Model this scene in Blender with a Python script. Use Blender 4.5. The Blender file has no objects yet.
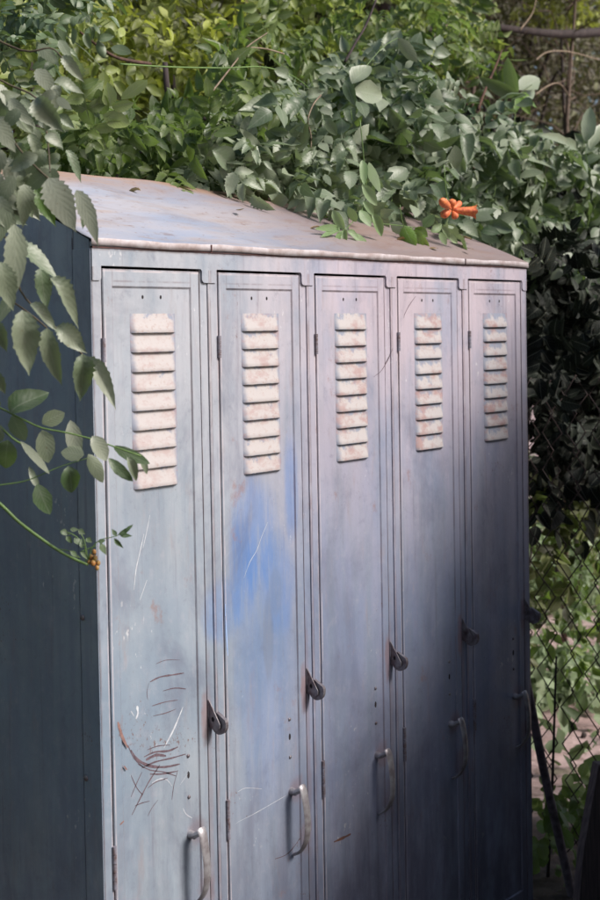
import bpy, bmesh, math, random
import numpy as np
from mathutils import Vector, Matrix

C = bpy.context.scene
COL = C.collection
rng = np.random.default_rng(7)
random.seed(7)
R = math.radians

# ------------------------------------------------------------------ camera
TOP = 1.88                      # height of the cabinet front
YAW, PIT, ROL = 0.8599881, 0.0298231, -0.0171378
CAM = np.array([-1.5560966, -1.8386886, TOP - 0.1746427])
FPX, SH = 1300.0, -80.0         # focal length in photo pixels, principal point shift
F_ = np.array([math.sin(YAW)*math.cos(PIT), math.cos(YAW)*math.cos(PIT), -math.sin(PIT)])
R_ = np.array([math.cos(YAW), -math.sin(YAW), 0.0]); U_ = np.cross(R_, F_)
R2 = math.cos(ROL)*R_ + math.sin(ROL)*U_; U2 = -math.sin(ROL)*R_ + math.cos(ROL)*U_
cam = bpy.data.cameras.new('camera'); co = bpy.data.objects.new('camera', cam); COL.objects.link(co)
M = Matrix(((R2[0], U2[0], -F_[0], CAM[0]), (R2[1], U2[1], -F_[1], CAM[1]), (R2[2], U2[2], -F_[2], CAM[2]), (0, 0, 0, 1)))
co.matrix_world = M
cam.sensor_fit = 'AUTO'; cam.sensor_width = 36; cam.lens = 36*FPX/900; cam.shift_y = SH/900
cam.clip_start = 0.05; cam.clip_end = 400
cam.dof.use_dof = True; cam.dof.focus_distance = 2.75; cam.dof.aperture_fstop = 5.6
C.camera = co

# ------------------------------------------------------------------ light
SUN = Vector((0.25, -0.72, 0.64)).normalized()      # towards the sun
w = bpy.data.worlds.new('World'); C.world = w; w.use_nodes = True
nt = w.node_tree; bg = nt.nodes['Background']
sky = nt.nodes.new('ShaderNodeTexSky'); sky.sky_type = 'NISHITA'; sky.sun_disc = False
sky.sun_elevation = math.asin(SUN.z); sky.sun_rotation = math.atan2(SUN.x, SUN.y)
sky.dust_density = 3.0; sky.air_density = 1.0
nt.links.new(sky.outputs[0], bg.inputs[0]); bg.inputs[1].default_value = 0.05
sl = bpy.data.lights.new('sun', 'SUN'); so = bpy.data.objects.new('sun', sl); COL.objects.link(so)
so.rotation_euler = SUN.to_track_quat('Z', 'Y').to_euler(); sl.energy = 1.5; sl.angle = R(19); sl.color = (1.0, .935, .88)
C.view_settings.view_transform = 'Standard'; C.view_settings.look = 'None'
C.view_settings.gamma = 1; C.view_settings.use_curve_mapping = False
C.view_settings.exposure = 1.5
C.cycles.max_bounces = 6; C.cycles.transparent_max_bounces = 4

# ------------------------------------------------------------------ helpers
def at(px, py, Y):
    d = F_*FPX + R2*(px-300) - U2*(py-450-SH)
    return CAM + (Y-CAM[1])/d[1]*d
def atd(px, py, dist):          # point at a distance along the view axis
    return CAM + dist*(F_ + R2*(px-300)/FPX - U2*(py-450-SH)/FPX)
def tag(o, label=None, cat=None, group=None, kind=None):
    if label: o['label'] = label
    if cat: o['category'] = cat
    if group: o['group'] = group
    if kind: o['kind'] = kind
    return o
def empty(name, loc=(0, 0, 0)):
    o = bpy.data.objects.new(name, None); COL.objects.link(o); o.location = loc
    o.empty_display_size = .1
    return o
def link(name, me, mat, parent=None):
    o = bpy.data.objects.new(name, me); COL.objects.link(o)
    if mat: me.materials.append(mat)
    if parent:
        o.parent = parent
        if parent.parent is None or True:
            o.matrix_parent_inverse = Matrix.Identity(4)
    return o
def from_bm(name, bm, mat, parent=None, smooth=False):
    me = bpy.data.meshes.new(name)
    bmesh.ops.recalc_face_normals(bm, faces=bm.faces)
    bm.to_mesh(me); bm.free()
    if smooth: me.shade_smooth()
    return link(name, me, mat, parent)
def box(bm, x0, x1, y0, y1, z0, z1, bevel=0, mi=0):
    r = bmesh.ops.create_cube(bm, size=1)
    vs = r['verts']
    for v in vs:
        v.co = Vector((x0+(v.co.x+.5)*(x1-x0), y0+(v.co.y+.5)*(y1-y0), z0+(v.co.z+.5)*(z1-z0)))
    fs = {f for v in vs for f in v.link_faces}
    for f in fs: f.material_index = mi
    if bevel:
        es = {e for v in vs for e in v.link_edges}
        bmesh.ops.bevel(bm, geom=list(es), offset=bevel, segments=2, affect='EDGES', profile=.6)
def tube(bm, pts, r0, r1=None, n=6, flat=1.0, up=(0, 0, 1)):
    pts = [Vector(p) for p in pts]; r1 = r0 if r1 is None else r1
    rings = []
    for i, p in enumerate(pts):
        d = (pts[min(i+1, len(pts)-1)]-pts[max(i-1, 0)]).normalized()
        a = d.cross(Vector(up))
        if a.length < 1e-3: a = d.cross(Vector((1, 0, 0)))
        a.normalize(); b = a.cross(d)
        r = r0+(r1-r0)*i/max(1, len(pts)-1)
        rings.append([bm.verts.new(p+a*(r*math.cos(2*math.pi*k/n))+b*(r*flat*math.sin(2*math.pi*k/n))) for k in range(n)])
    for i in range(len(rings)-1):
        for k in range(n):
            bm.faces.new((rings[i][k], rings[i][(k+1) % n], rings[i+1][(k+1) % n], rings[i+1][k]))
    bm.faces.new(rings[0]); bm.faces.new(rings[-1][::-1])
def smooth_path(pts, k=4):
    pts = [np.array(p, float) for p in pts]; out = []
    P = [pts[0]]+pts+[pts[-1]]
    for i in range(1, len(P)-2):
        for j in range(k):
            t = j/k
            out.append(.5*((2*P[i])+(-P[i-1]+P[i+1])*t+(2*P[i-1]-5*P[i]+4*P[i+1]-P[i+2])*t*t+(-P[i-1]+3*P[i]-3*P[i+1]+P[i+2])*t**3))
    out.append(pts[-1]); return out

# ------------------------------------------------------------------ node helper
class NB:
    def __init__(s, name):
        s.m = bpy.data.materials.new(name); s.m.use_nodes = True
        s.t = s.m.node_tree; s.b = s.t.nodes['Principled BSDF']; s.out = s.t.nodes['Material Output']
        g = s.t.nodes.new('ShaderNodeNewGeometry'); s.pos = g.outputs['Position']
    def n(s, typ, **k):
        x = s.t.nodes.new(typ)
        for a, v in k.items(): setattr(x, a, v)
        return x
    def l(s, a, b): s.t.links.new(a, b)
    def sock(s, inp, v):
        if isinstance(v, bpy.types.NodeSocket): s.l(v, inp)
        else: inp.default_value = v
    def math(s, op, a, b=0.0, c=None, clamp=False):
        x = s.n('ShaderNodeMath', operation=op, use_clamp=clamp); s.sock(x.inputs[0], a); s.sock(x.inputs[1], b)
        if c is not None: s.sock(x.inputs[2], c)
        return x.outputs[0]
    def noise(s, scale, stretch=(1, 1, 1), detail=4, rough=.55, off=(0, 0, 0), dist=0):
        mp = s.n('ShaderNodeMapping'); mp.inputs['Scale'].default_value = stretch; mp.inputs['Location'].default_value = off
        s.l(s.pos, mp.inputs[0]); x = s.n('ShaderNodeTexNoise'); x.inputs['Scale'].default_value = scale
        x.inputs['Detail'].default_value = detail; x.inputs['Roughness'].default_value = rough; x.inputs['Distortion'].default_value = dist
        s.l(mp.outputs[0], x.inputs['Vector']); return x.outputs[0]
    def ramp(s, v, a, b):       # smooth 0..1 between a and b
        x = s.n('ShaderNodeMapRange', interpolation_type='SMOOTHSTEP'); s.sock(x.inputs[0], v)
        x.inputs[1].default_value = a; x.inputs[2].default_value = b; return x.outputs[0]
    def mix(s, f, a, b):
        x = s.n('ShaderNodeMix', data_type='RGBA'); s.sock(x.inputs[0], f)
        for i, v in ((6, a), (7, b)):
            if isinstance(v, tuple): x.inputs[i].default_value = (*v, 1)
            else: s.l(v, x.inputs[i])
        return x.outputs[2]
    def xyz(s):
        x = s.n('ShaderNodeSeparateXYZ'); s.l(s.pos, x.inputs[0]); return x.outputs
    def blob(s, cx, cz, rx, rz, wob=None, soft=.5):
        X, _, Z = s.xyz()
        a = s.math('POWER', s.math('DIVIDE', s.math('SUBTRACT', X, cx), rx), 2.0)
        b = s.math('POWER', s.math('DIVIDE', s.math('SUBTRACT', Z, cz), rz), 2.0)
        d = s.math('ADD', a, b)
        if wob is not None: d = s.math('ADD', d, s.math('MULTIPLY', s.math('SUBTRACT', wob, .5), 2.2))
        return s.ramp(d, 1+soft, 1-soft)
    def bump(s, h, st, dist=.002):
        x = s.n('ShaderNodeBump'); x.inputs['Strength'].default_value = st; x.inputs['Distance'].default_value = dist
        s.l(h, x.inputs['Height']); s.l(x.outputs[0], s.b.inputs['Normal'])
    def fin(s, col, rough, metal=0, spec=.5):
        s.sock(s.b.inputs['Base Color'], col if not isinstance(col, tuple) else (*col, 1)); s.sock(s.b.inputs['Roughness'], rough)
        s.b.inputs['Metallic'].default_value = metal; s.b.inputs['Specular IOR Level'].default_value = spec
        return s.m

def locker_paint(name, pale=0.0, side=False):
    s = NB(name)
    big = s.noise(2.2, (1, 1, .7), 5, .6)
    streak = s.noise(9, (3.2, 3.2, .22), 5, .65)
    fine = s.noise(60, (1, 1, 1), 4, .6)
    speck = s.noise(170, (1, 1, .6), 3, .7, (3, 1, 2))
    X, Y, Z = s.xyz()
    X0_, _, _ = s.xyz(); lr = s.ramp(X0_, .15, .75)
    col = s.mix(s.ramp(big, .3, .7), s.mix(lr, (.20, .265, .345), (.21, .25, .37)), s.mix(lr, (.35, .395, .44), (.36, .37, .465)))
    col = s.mix(s.math('MULTIPLY', s.ramp(streak, .38, .68), .55), col, (.20, .25, .32) if not side else (.19, .22, .31))
    # oxidised pinkish bloom, strongest high up where the paint is bleached
    bl = s.math('MULTIPLY', s.ramp(Z, TOP-.9, TOP-.02), s.ramp(s.noise(5, (1.2, 1.2, .5), 5, .65, (5, 0, 1)), .28, .62))
    col = s.mix(s.math('MULTIPLY', bl, .75 if not side else .2), col, s.mix(s.ramp(X, .1, .9), (.46, .47, .51), (.57, .47, .51)))
    stn = s.ramp(s.noise(22, (2.2, 2.2, .09), 4, .7, (8, 1, 6)), .56, .74)
    col = s.mix(s.math('MULTIPLY', stn, .40), col, (.15, .13, .17))
    mot = s.noise(34, (1, 1, .8), 6, .75, (2, 9, 5))
    col = s.mix(s.math('MULTIPLY', s.ramp(mot, .5, .72), .28), col, (.42, .40, .46))
    col = s.mix(s.math('MULTIPLY', s.ramp(mot, .46, .30), .30), col, (.15, .155, .21))
    col = s.mix(s.math('MULTIPLY', s.ramp(s.noise(14, (2, 2, .35), 4, .7, (1, 7, 3)), .55, .8), .5), col, (.30, .235, .23))
    # rust spots and chips
    rust = s.ramp(s.math('MULTIPLY', speck, s.noise(4, (1, 1, 1), 3, .6, (9, 2, 4))), .385, .46)
    col = s.mix(s.math('MULTIPLY', rust, .8), col, (.16, .07, .045))
    chip = s.ramp(s.math('MULTIPLY', s.noise(110, (1, 1, .5), 2, .6, (0, 4, 8)), s.noise(6, (1, 1, 1), 3, .6, (2, 8, 1))), .40, .46)
    col = s.mix(s.math('MULTIPLY', chip, .6), col, (.62, .62, .64))
    if not side:
        wob = s.noise(13, (1.6, 1, .3), 6, .7)
        for cx, cz, rx, rz, k in ((.425, 1.29, .065, .12, .5), (.545, 1.37, .020, .11, .45), (.39, 1.22, .04, .10, .5), (.50, 1.17, .05, .10, .35), (.32, 1.14, .05, .06, .35), (.45, .98, .08, .25, .25)):
            col = s.mix(s.math('MULTIPLY', s.math('MULTIPLY', s.blob(cx, cz, rx, rz, wob, .75), k), s.math('ADD', .55, s.ramp(s.noise(45, (2.2, 1, .18), 5, .75, (1, 5, 5)), .62, .38), clamp=True)), col, (.075, .20, .50))
        for cx, cz, rx, rz, k in ((.465, 1.06, .016, .09, .45), (.49, 1.15, .02, .05, .3)):
            col = s.mix(s.math('MULTIPLY', s.blob(cx, cz, rx, rz, wob, .4), k), col, (.17, .20, .26))
        # rust weeping round the latches and pulls of every door
        xm = s.math('MODULO', X, .305)
        for cx, cz, rx, rz, k in ((.270, .93, .012, .055, .55), (.243, .71, .024, .03, .4), (.283, .75, .008, .30, .25), (.268, .60, .02, .04, .35), (.0245, .70, .006, .06, .5), (.0245, 1.66, .005, .05, .4)):
            a = s.math('POWER', s.math('DIVIDE', s.math('SUBTRACT', xm, cx), rx), 2.0)
            b = s.math('POWER', s.math('DIVIDE', s.math('SUBTRACT', Z, cz), rz), 2.0)
            d = s.math('ADD', s.math('ADD', a, b), s.math('MULTIPLY', s.math('SUBTRACT', s.noise(30), .5), 3.0))
            col = s.mix(s.math('MULTIPLY', s.ramp(d, 1.7, .0), k), col, (.25, .13, .11))
    # broad dirty clouds; deeper shade painted in towards the foot of the doors
    cl = s.noise(3.5, (1.3, 1.3, .8), 6, .7, (6, 6, 3), .6)
    col = s.mix(s.math('MULTIPLY', s.ramp(cl, .48, .70), .45), col, (.13, .14, .20))
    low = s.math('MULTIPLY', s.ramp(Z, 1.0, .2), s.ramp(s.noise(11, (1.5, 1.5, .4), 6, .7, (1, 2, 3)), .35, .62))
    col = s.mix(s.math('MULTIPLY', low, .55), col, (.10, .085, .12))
    if not side:        # rusty grime that gathers along seams and folded edges
        xm2 = s.math('MODULO', X, .305); g = s.noise(26, (1, 1, .35), 6, .75, (3, 3, 3)); gsum = None
        for cx, wd, k in ((.0243, .0045, 1.), (.2775, .0045, 1.), (.302, .003, .8), (.050, .0028, .45), (.252, .0028, .55), (.001, .004, .7)):
            e = s.math('MULTIPLY', s.ramp(s.math('ABSOLUTE', s.math('SUBTRACT', xm2, cx)), wd, 0.0), k)
            gsum = e if gsum is None else s.math('MAXIMUM', gsum, e)
        below = s.math('LESS_THAN', Z, TOP-.050); across = s.math('MULTIPLY', s.math('GREATER_THAN', xm2, .0262), s.math('LESS_THAN', xm2, .2762))
        insid = s.math('MULTIPLY', s.math('GREATER_THAN', xm2, .049), s.math('LESS_THAN', xm2, .253)); gsum = s.math('MULTIPLY', gsum, below)
        for cz, wd, k in ((TOP-.0515, .006, 1.), (TOP-.0865, .004, .6), (TOP-.0755, .003, .5), (TOP-.016, .006, .8)):
            e = s.math('MULTIPLY', s.ramp(s.math('ABSOLUTE', s.math('SUBTRACT', Z, cz)), wd, 0.0), k); e = s.math('MULTIPLY', e, insid if cz in (TOP-.0865, TOP-.0755) else (1.0 if cz == TOP-.016 else across)); gsum = s.math('MAXIMUM', gsum, e)
        col = s.mix(s.math('MULTIPLY', gsum, s.math('MULTIPLY', s.ramp(g, .32, .58), .8)), col, (.13, .075, .07))
        lite = None  # edge highlights painted into the colour as pale pinkish lines
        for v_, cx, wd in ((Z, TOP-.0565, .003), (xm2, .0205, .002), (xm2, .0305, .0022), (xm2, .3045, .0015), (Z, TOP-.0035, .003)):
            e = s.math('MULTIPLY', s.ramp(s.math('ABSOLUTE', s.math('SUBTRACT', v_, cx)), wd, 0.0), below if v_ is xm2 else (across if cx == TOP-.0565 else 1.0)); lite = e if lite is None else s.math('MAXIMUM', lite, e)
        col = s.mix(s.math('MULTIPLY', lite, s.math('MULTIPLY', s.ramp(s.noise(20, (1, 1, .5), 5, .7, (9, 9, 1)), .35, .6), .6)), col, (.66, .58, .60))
        big_r = s.math('MULTIPLY', s.ramp(s.noise(9, (1, 1, .7), 6, .75, (12, 3, 7)), .60, .70), .55)
        col = s.mix(big_r, col, (.27, .16, .14))
    rough = s.math('ADD', s.math('MULTIPLY', streak, .25), .30)
    s.bump(s.math('ADD', s.math('MULTIPLY', s.noise(5, (1, 1, .5), 2, .4, (1, 1, 1)), 4.5), s.math('MULTIPLY', fine, .10)), .7, .008)
    return s.fin(col, rough, 0, .5)

def simple(name, c1, c2, scale=20, rough=.6, metal=0, stretch=(1, 1, 1), bump=.3, spec=.5, detail=5):
    s = NB(name); f = s.noise(scale, stretch, detail, .6)
    s.bump(f, bump, .003)
    return s.fin(s.mix(s.ramp(f, .3, .7), c1, c2), rough, metal, spec)

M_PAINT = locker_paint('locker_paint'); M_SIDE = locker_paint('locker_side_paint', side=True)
def louvre_mat():
    s = NB('louvre_worn_paint')
    a = s.noise(38, (1, 1, .8), 5, .7); b = s.noise(120, (1, 1, 1), 3, .7, (4, 4, 1))
    X, Y, Z = s.xyz()
    worn = s.ramp(s.math('ADD', a, s.math('MULTIPLY', s.ramp(X, 1.7, 0.0), .22)), .34, .60)
    ph = s.math('DIVIDE', s.math('MODULO', s.math('ADD', s.math('SUBTRACT', Z, TOP-.1715), .37), .037), .037)
    low = s.ramp(ph, 1.0, .05)
    worn = s.ramp(s.math('ADD', s.math('ADD', s.math('MULTIPLY', a, .9), s.math('MULTIPLY', low, .26)), s.math('MULTIPLY', s.ramp(X, 1.5, 0.0), .14)), .50, .60)
    xm = s.math('ABSOLUTE', s.math('SUBTRACT', s.math('MODULO', X, .305), .152))
    worn = s.math('MULTIPLY', worn, s.ramp(s.math('ADD', xm, s.math('MULTIPLY', a, .024)), .071, .056))
    col = s.mix(worn, (.26, .285, .36), (.46, .43, .43))
    col = s.mix(s.math('MULTIPLY', s.ramp(s.noise(16, (1, 1, 1.6), 4, .7, (7, 7, 2)), .46, .66), s.math('ADD', s.math('MULTIPLY', s.ramp(X, 0, 1.3), .4), .45)), col, (.36, .22, .21))
    col = s.mix(s.math('MULTIPLY', s.ramp(b, .55, .7), .5), col, (.36, .25, .22))
    s.bump(b, .2, .001)
    return s.fin(col, .5)
M_LOUV = louvre_mat()
def roof_mat():
    s = NB('roof_weathered_paint')
    a = s.noise(3.2, (1, 2.2, 2.2), 5, .6); b = s.noise(7, (.5, 3, 3), 5, .65, (3, 2, 1)); c = s.noise(90)
    X, Y, Z = s.xyz()
    col = s.mix(s.ramp(a, .35, .65), (.29, .34, .45), (.41, .41, .46))
    col = s.mix(s.math('MULTIPLY', s.ramp(b, .45, .7), .6), col, (.44, .41, .42))
    d = s.noise(6, (.7, 2, 2), 6, .75, (8, 8, 1), .8)
    col = s.mix(s.math('MULTIPLY', s.ramp(d, .50, .66), s.math('ADD', s.math('MULTIPLY', s.ramp(X, .2, .9), .35), .3)), col, (.26, .19, .17))
    col = s.mix(s.math('MULTIPLY', s.ramp(s.noise(25, (.6, 2, 2), 4, .7), .58, .72), .5), col, (.18, .11, .09))
    edge = s.math('ADD', s.ramp(Y, .27, .385), s.math('MULTIPLY', s.ramp(b, .5, .7), .35))
    col = s.mix(s.math('MULTIPLY', edge, s.ramp(a, .2, .6)), col, (.36, .235, .17))
    col = s.mix(s.math('MULTIPLY', s.ramp(X, .3, 1.0), .8), col, (.24, .165, .145))
    col = s.mix(s.math('MULTIPLY', s.ramp(c, .62, .7), .5), col, (.2, .11, .08))
    s.bump(a, .4, .01); return s.fin(col, .5)
M_ROOF = roof_mat()
M_EDGE = simple('roof_lip_worn', (.56, .52, .54), (.34, .27, .26), 30, .5)
M_DARK = simple('locker_interior', (.012, .01, .014), (.03, .02, .02), 30, .9)
M_RUSTEDGE = simple('rusty_edge', (.12, .055, .05), (.05, .03, .035), 60, .8)
M_CHROME = simple('worn_chrome', (.46, .45, .47), (.26, .23, .24), 45, .42, .5)
M_LATCH = simple('latch_steel', (.24, .23, .25), (.12, .09, .10), 60, .45, .4)
M_HINGE = simple('hinge_paint', (.22, .22, .27), (.13, .09, .09), 90, .5)
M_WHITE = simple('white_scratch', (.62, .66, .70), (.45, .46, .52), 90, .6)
M_SCRIB = simple('dark_scribble', (.085, .055, .07), (.16, .11, .13), 150, .7)
M_BLUEGL = simple('pale_blue_glint', (.42, .58, .88), (.30, .45, .75), 60, .3)  # colour of the painted glints on the door edge
M_GALV = simple('weathered_pole', (.22, .19, .21), (.10, .08, .09), 40, .6)
M_WIRE = simple('rusty_wire', (.035, .022, .022), (.07, .045, .04), 80, .7)
M_WOOD = simple('old_board', (.20, .15, .15), (.10, .075, .08), 14, .8, 0, (6, 6, .5))
M_BARK = simple('bark', (.14, .075, .055), (.05, .03, .025), 22, .9, 0, (2, 2, .5), .8)
M_BARKD = simple('dark_bark', (.06, .045, .045), (.025, .018, .018), 22, .9, 0, (2, 2, .5), .8)
M_TWIG = simple('dry_twig', (.30, .24, .17), (.16, .11, .08), 60, .8)
M_STEM = simple('green_stem', (.14, .24, .06), (.10, .17, .05), 40, .5)
M_STEMB = simple('brown_stem', (.10, .08, .045), (.06, .045, .03), 40, .7)
M_ORANGE = simple('orange_petal', (.80, .27, .08), (.52, .09, .05), 160, .6)
M_BUD = simple('brown_orange_bud', (.42, .17, .05), (.28, .22, .06), 90, .5)

def leaf_mat(name, c0, c1, c2, rough=.42, trans=.25, tcol=(.25, .42, .05), spec=.5, dustk=.25):
    s = NB(name)
    at_ = s.n('ShaderNodeAttribute', attribute_name='var'); uvn = s.n('ShaderNodeAttribute', attribute_name='luv')
    v = at_.outputs['Fac']
    sp = s.n('ShaderNodeSeparateXYZ'); s.l(uvn.outputs['Vector'], sp.inputs[0]); lat, alo = sp.outputs[0], sp.outputs[1]
    col = s.mix(s.ramp(v, 0, .5), c0, c1); col = s.mix(s.ramp(v, .5, 1), col, c2)
    al = s.math('ABSOLUTE', lat)
    rib = s.ramp(al, .10, .02)
    vein = s.math('SINE', s.math('MULTIPLY', s.math('SUBTRACT', alo, s.math('MULTIPLY', al, .32)), 48.0))
    vn = s.math('MULTIPLY', s.ramp(vein, .8, 1.0), .16)
    k = s.math('MAXIMUM', s.math('MULTIPLY', rib, .5), vn)
    hi = s.mix(.5, col, (.42, .46, .36))
    col = s.mix(k, col, hi)
    dust = s.noise(35, (1, 1, 1), 3, .6)
    col = s.mix(s.math('MULTIPLY', s.ramp(dust, .4, .7), dustk), col, (.24, .26, .22))
    spot = s.ramp(s.noise(140, (1, 1, 1), 2, .5, (4, 1, 1)), .66, .74)
    col = s.mix(s.math('MULTIPLY', spot, s.math('MULTIPLY', s.ramp(s.noise(9), .5, .6), .6)), col, (.14, .09, .04))
    s.bump(s.math('ADD', s.math('MULTIPLY', vein, .12), s.math('MULTIPLY', dust, 1.5)), .4, .0015)
    s.fin(col, rough, 0, spec)
    tr = s.n('ShaderNodeBsdfTranslucent'); tr.inputs[0].default_value = (*tcol, 1)
    tm = s.mix(.5, col, tcol); s.l(tm, tr.inputs[0])
    mx = s.n('ShaderNodeMixShader'); mx.inputs[0].default_value = trans
    s.l(s.b.outputs[0], mx.inputs[1]); s.l(tr.outputs[0], mx.inputs[2]); s.l(mx.outputs[0], s.out.inputs[0])
    return s.m
L_SUNNY = leaf_mat('leaf_sunny_green', (.07, .10, .02), (.19, .24, .05), (.40, .48, .13), .42, .4, (.45, .6, .08))  # sunlight painted into brighter, yellower leaf colours
L_GREY = leaf_mat('leaf_dusty_grey', (.10, .155, .085), (.21, .25, .17), (.32, .345, .28), .42, .22)
L_VINE = leaf_mat('leaf_blue_green', (.055, .095, .045), (.15, .20, .12), (.28, .33, .23), .42, .24)
L_MID = leaf_mat('leaf_mid_green', (.05, .09, .022), (.14, .20, .055), (.27, .35, .13), .42, .4)
L_YEL = leaf_mat('leaf_yellow_green', (.045, .05, .015), (.17, .20, .04), (.46, .52, .10), .5, .45, (.6, .7, .06))  # sunlit look of the far shrubs painted in as yellower leaves
L_BRIGHT = leaf_mat('leaf_fresh_green', (.08, .16, .03), (.15, .27, .05), (.27, .38, .10), .45, .4, (.35, .55, .05))
L_DARK = leaf_mat('leaf_shade_green', (.004, .006, .004), (.009, .013, .009), (.028, .036, .027), .6, .05, (.03, .05, .02), .2, .02)  # deep shade painted into near-black leaf colours
L_OLIVE = leaf_mat('leaf_olive', (.05, .045, .02), (.12, .125, .045), (.22, .25, .09), .5, .3)
L_BROWN = leaf_mat('leaf_brown_shade', (.05, .035, .025), (.10, .085, .045), (.17, .18, .07), .6, .2, (.2, .25, .05))
L_GROUND = leaf_mat('leaf_ground_plants', (.10, .15, .07), (.22, .30, .16), (.36, .44, .28), .6, .3)

# ------------------------------------------------------------------ leaves
def leaf_template(kind):
    if kind == 'far': st = [(0, 0), (.35, .5), (.7, .38), (1, 0)]
    elif kind == 'oval': st = [(0, 0), (.08, .20), (.25, .42), (.48, .5), (.72, .40), (.90, .2), (1, 0)]
    elif kind == 'lance': st = [(0, 0), (.12, .26), (.30, .48), (.5, .46), (.7, .30), (.86, .12), (1, 0)]
    elif kind == 'tooth':
        st = [(0, 0), (.06, .16)]
        for i in range(1, 7):
            t = .06+i/7*.8; wv = .5*(math.sin(math.pi*t**.72)**.8)
            st += [(t-.02, wv*1.06), (t+.03, wv*.86)]
        st += [(.94, .06), (1, 0)]
    else:               # serrated with a long drip tip
        st = [(0, 0)]; n = 9
        base = lambda t: .5*math.sin(math.pi*min(1, t*1.05)**.72)*(1-.12*t) if t < .93 else .03
        for i in range(1, n):
            t = i/n*.86
            wv = .5*(math.sin(math.pi*t**.75)**.85)*(1-.25*t)
            st.append((t-.014, wv*1.04)); st.append((t+.022, wv*.90))
        st += [(.93, .045), (1, 0)]
    V = []; UV = []; Fc = []
    idx = []
    for t, wd in st:
        zc = -.12*t*t + .03*math.sin(t*7)
        if wd == 0: idx.append((len(V),)*3); V.append((t, 0, zc)); UV.append((0, t))
        else:
            a = len(V)
            V += [(t, -wd, zc+wd*.28), (t, 0, zc), (t, wd, zc+wd*.28)]
            UV += [(-1, t), (0, t), (1, t)]; idx.append((a, a+1, a+2))
    for i in range(len(idx)-1):
        p, q = idx[i], idx[i+1]
        for k in (0, 1):
            f = []
            for v in (p[k], p[k+1], q[k+1], q[k]):
                if v not in f: f.append(v)
            Fc.append(f)
    return np.array(V), np.array(UV), Fc
TPL = {k: leaf_template(k) for k in ('far', 'oval', 'lance', 'serr', 'tooth')}

class Leaves:
    def __init__(s): s.d = {k: [] for k in TPL}
    def add(s, kind, p, d, n, L, W, var=None):
        s.d[kind].append((*p, *d, *n, L, W, rng.random() if var is None else var))
    def mesh(s, name, extra=None):
        VV = []; UU = []; VA = []; FF = []; LO = []; off = 0
        for k, (tv, tu, tf) in TPL.items():
            if not s.d[k]: continue
            a = np.array(s.d[k]); N = len(a); P = a[:, 0:3]
            D = a[:, 3:6]; D /= np.linalg.norm(D, axis=1)[:, None]+1e-9
            Nn = a[:, 6:9]; S = np.cross(Nn, D); S /= np.linalg.norm(S, axis=1)[:, None]+1e-9; Nn = np.cross(D, S)
            L = a[:, 9][:, None, None]; W = a[:, 10][:, None, None]
            curl = rng.normal(1, .8, N)[:, None, None]
            v = P[:, None] + D[:, None]*tv[None, :, 0, None]*L + S[:, None]*tv[None, :, 1, None]*W + Nn[:, None]*(tv[None, :, 2, None])*curl*np.minimum(L, 1.6*W)
            tt = tv[None, :, 0, None]; v = v + S[:, None]*(rng.normal(0, .10, N)[:, None, None]*tt*tt*L) - Nn[:, None]*(np.abs(rng.normal(0, .16, N))[:, None, None]*tt**2*L)
            v = v + Nn[:, None]*(tv[None, :, 1, None]*W*rng.normal(0, .22, N)[:, None, None]*(tt-.3)) + S[:, None]*tv[None, :, 1, None]*W*rng.normal(0, .05, (N, len(tv), 1))
            VV.append(v.reshape(-1, 3)); UU.append(np.tile(tu, (N, 1))); VA.append(np.repeat(a[:, 11], len(tv)))
            for f in tf: pass
            fl = np.concatenate([np.array(f) for f in tf]); ls = np.array([len(f) for f in tf])
            FF.append((fl[None]+(np.arange(N)*len(tv))[:, None]+off).ravel()); LO.append(np.tile(ls, N)); off += N*len(tv)
        VV = np.concatenate(VV); FF = np.concatenate(FF); LO = np.concatenate(LO); UU = np.concatenate(UU); VA = np.concatenate(VA)
        me = bpy.data.meshes.new(name)
        me.vertices.add(len(VV)); me.vertices.foreach_set('co', VV.ravel())
        me.loops.add(len(FF)); me.loops.foreach_set('vertex_index', FF.astype(np.int32))
        me.polygons.add(len(LO)); st = np.concatenate([[0], np.cumsum(LO)[:-1]])
        me.polygons.foreach_set('loop_start', st.astype(np.int32))
        me.update(calc_edges=True)
        A = me.attributes.new('var', 'FLOAT', 'POINT'); A.data.foreach_set('value', VA)
        A = me.attributes.new('luv', 'FLOAT_VECTOR', 'POINT'); A.data.foreach_set('vector', np.concatenate([UU, np.zeros((len(UU), 1))], 1).ravel())
        me.shade_smooth(); me.validate()
        return me
def unit(v): v = np.array(v, float); return v/(np.linalg.norm(v)+1e-9)
def rv(s=1.0): return rng.normal(0, s, 3)
def compound(lv, base, d, n, L, pairs, ll, lw, kind='oval', var=None, sp=.2, stems=None):
    """pinnate leaf: a rachis with opposite leaflets and one at its end"""
    d = unit(d); n = unit(n); s = unit(np.cross(n, d)); n = np.cross(d, s)
    v0 = rng.random() if var is None else var
    pts = [np.array(base)]
    for i in range(1, pairs+2):
        t = i/(pairs+1)
        p = np.array(base)+d*L*t - np.array([0, 0, 1])*L*.22*t*t
        pts.append(p)
    for i in range(1, pairs+1):
        for sg in (-1, 1):
            dd = unit(d*.55+s*sg*.9+rv(.14)-np.array([0, 0, .22])); nn = unit(n+rv(sp)+s*sg*.1)
            k = rng.uniform(.78, 1.1)*(1-.12*abs(i-pairs*.6)/pairs)
            lv.add(kind, pts[i], dd, nn, ll*k, lw*k, np.clip(v0+rng.normal(0, .16), 0, 1))
    lv.add(kind, pts[-1], unit(d-np.array([0, 0, .3])+rv(.1)), unit(n+rv(sp)), ll*1.1, lw, np.clip(v0+rng.normal(0, .12), 0, 1))
    if stems: lv.add('far', pts[0], pts[-1]-pts[0], n, np.linalg.norm(pts[-1]-pts[0]), .004, v0)
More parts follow.
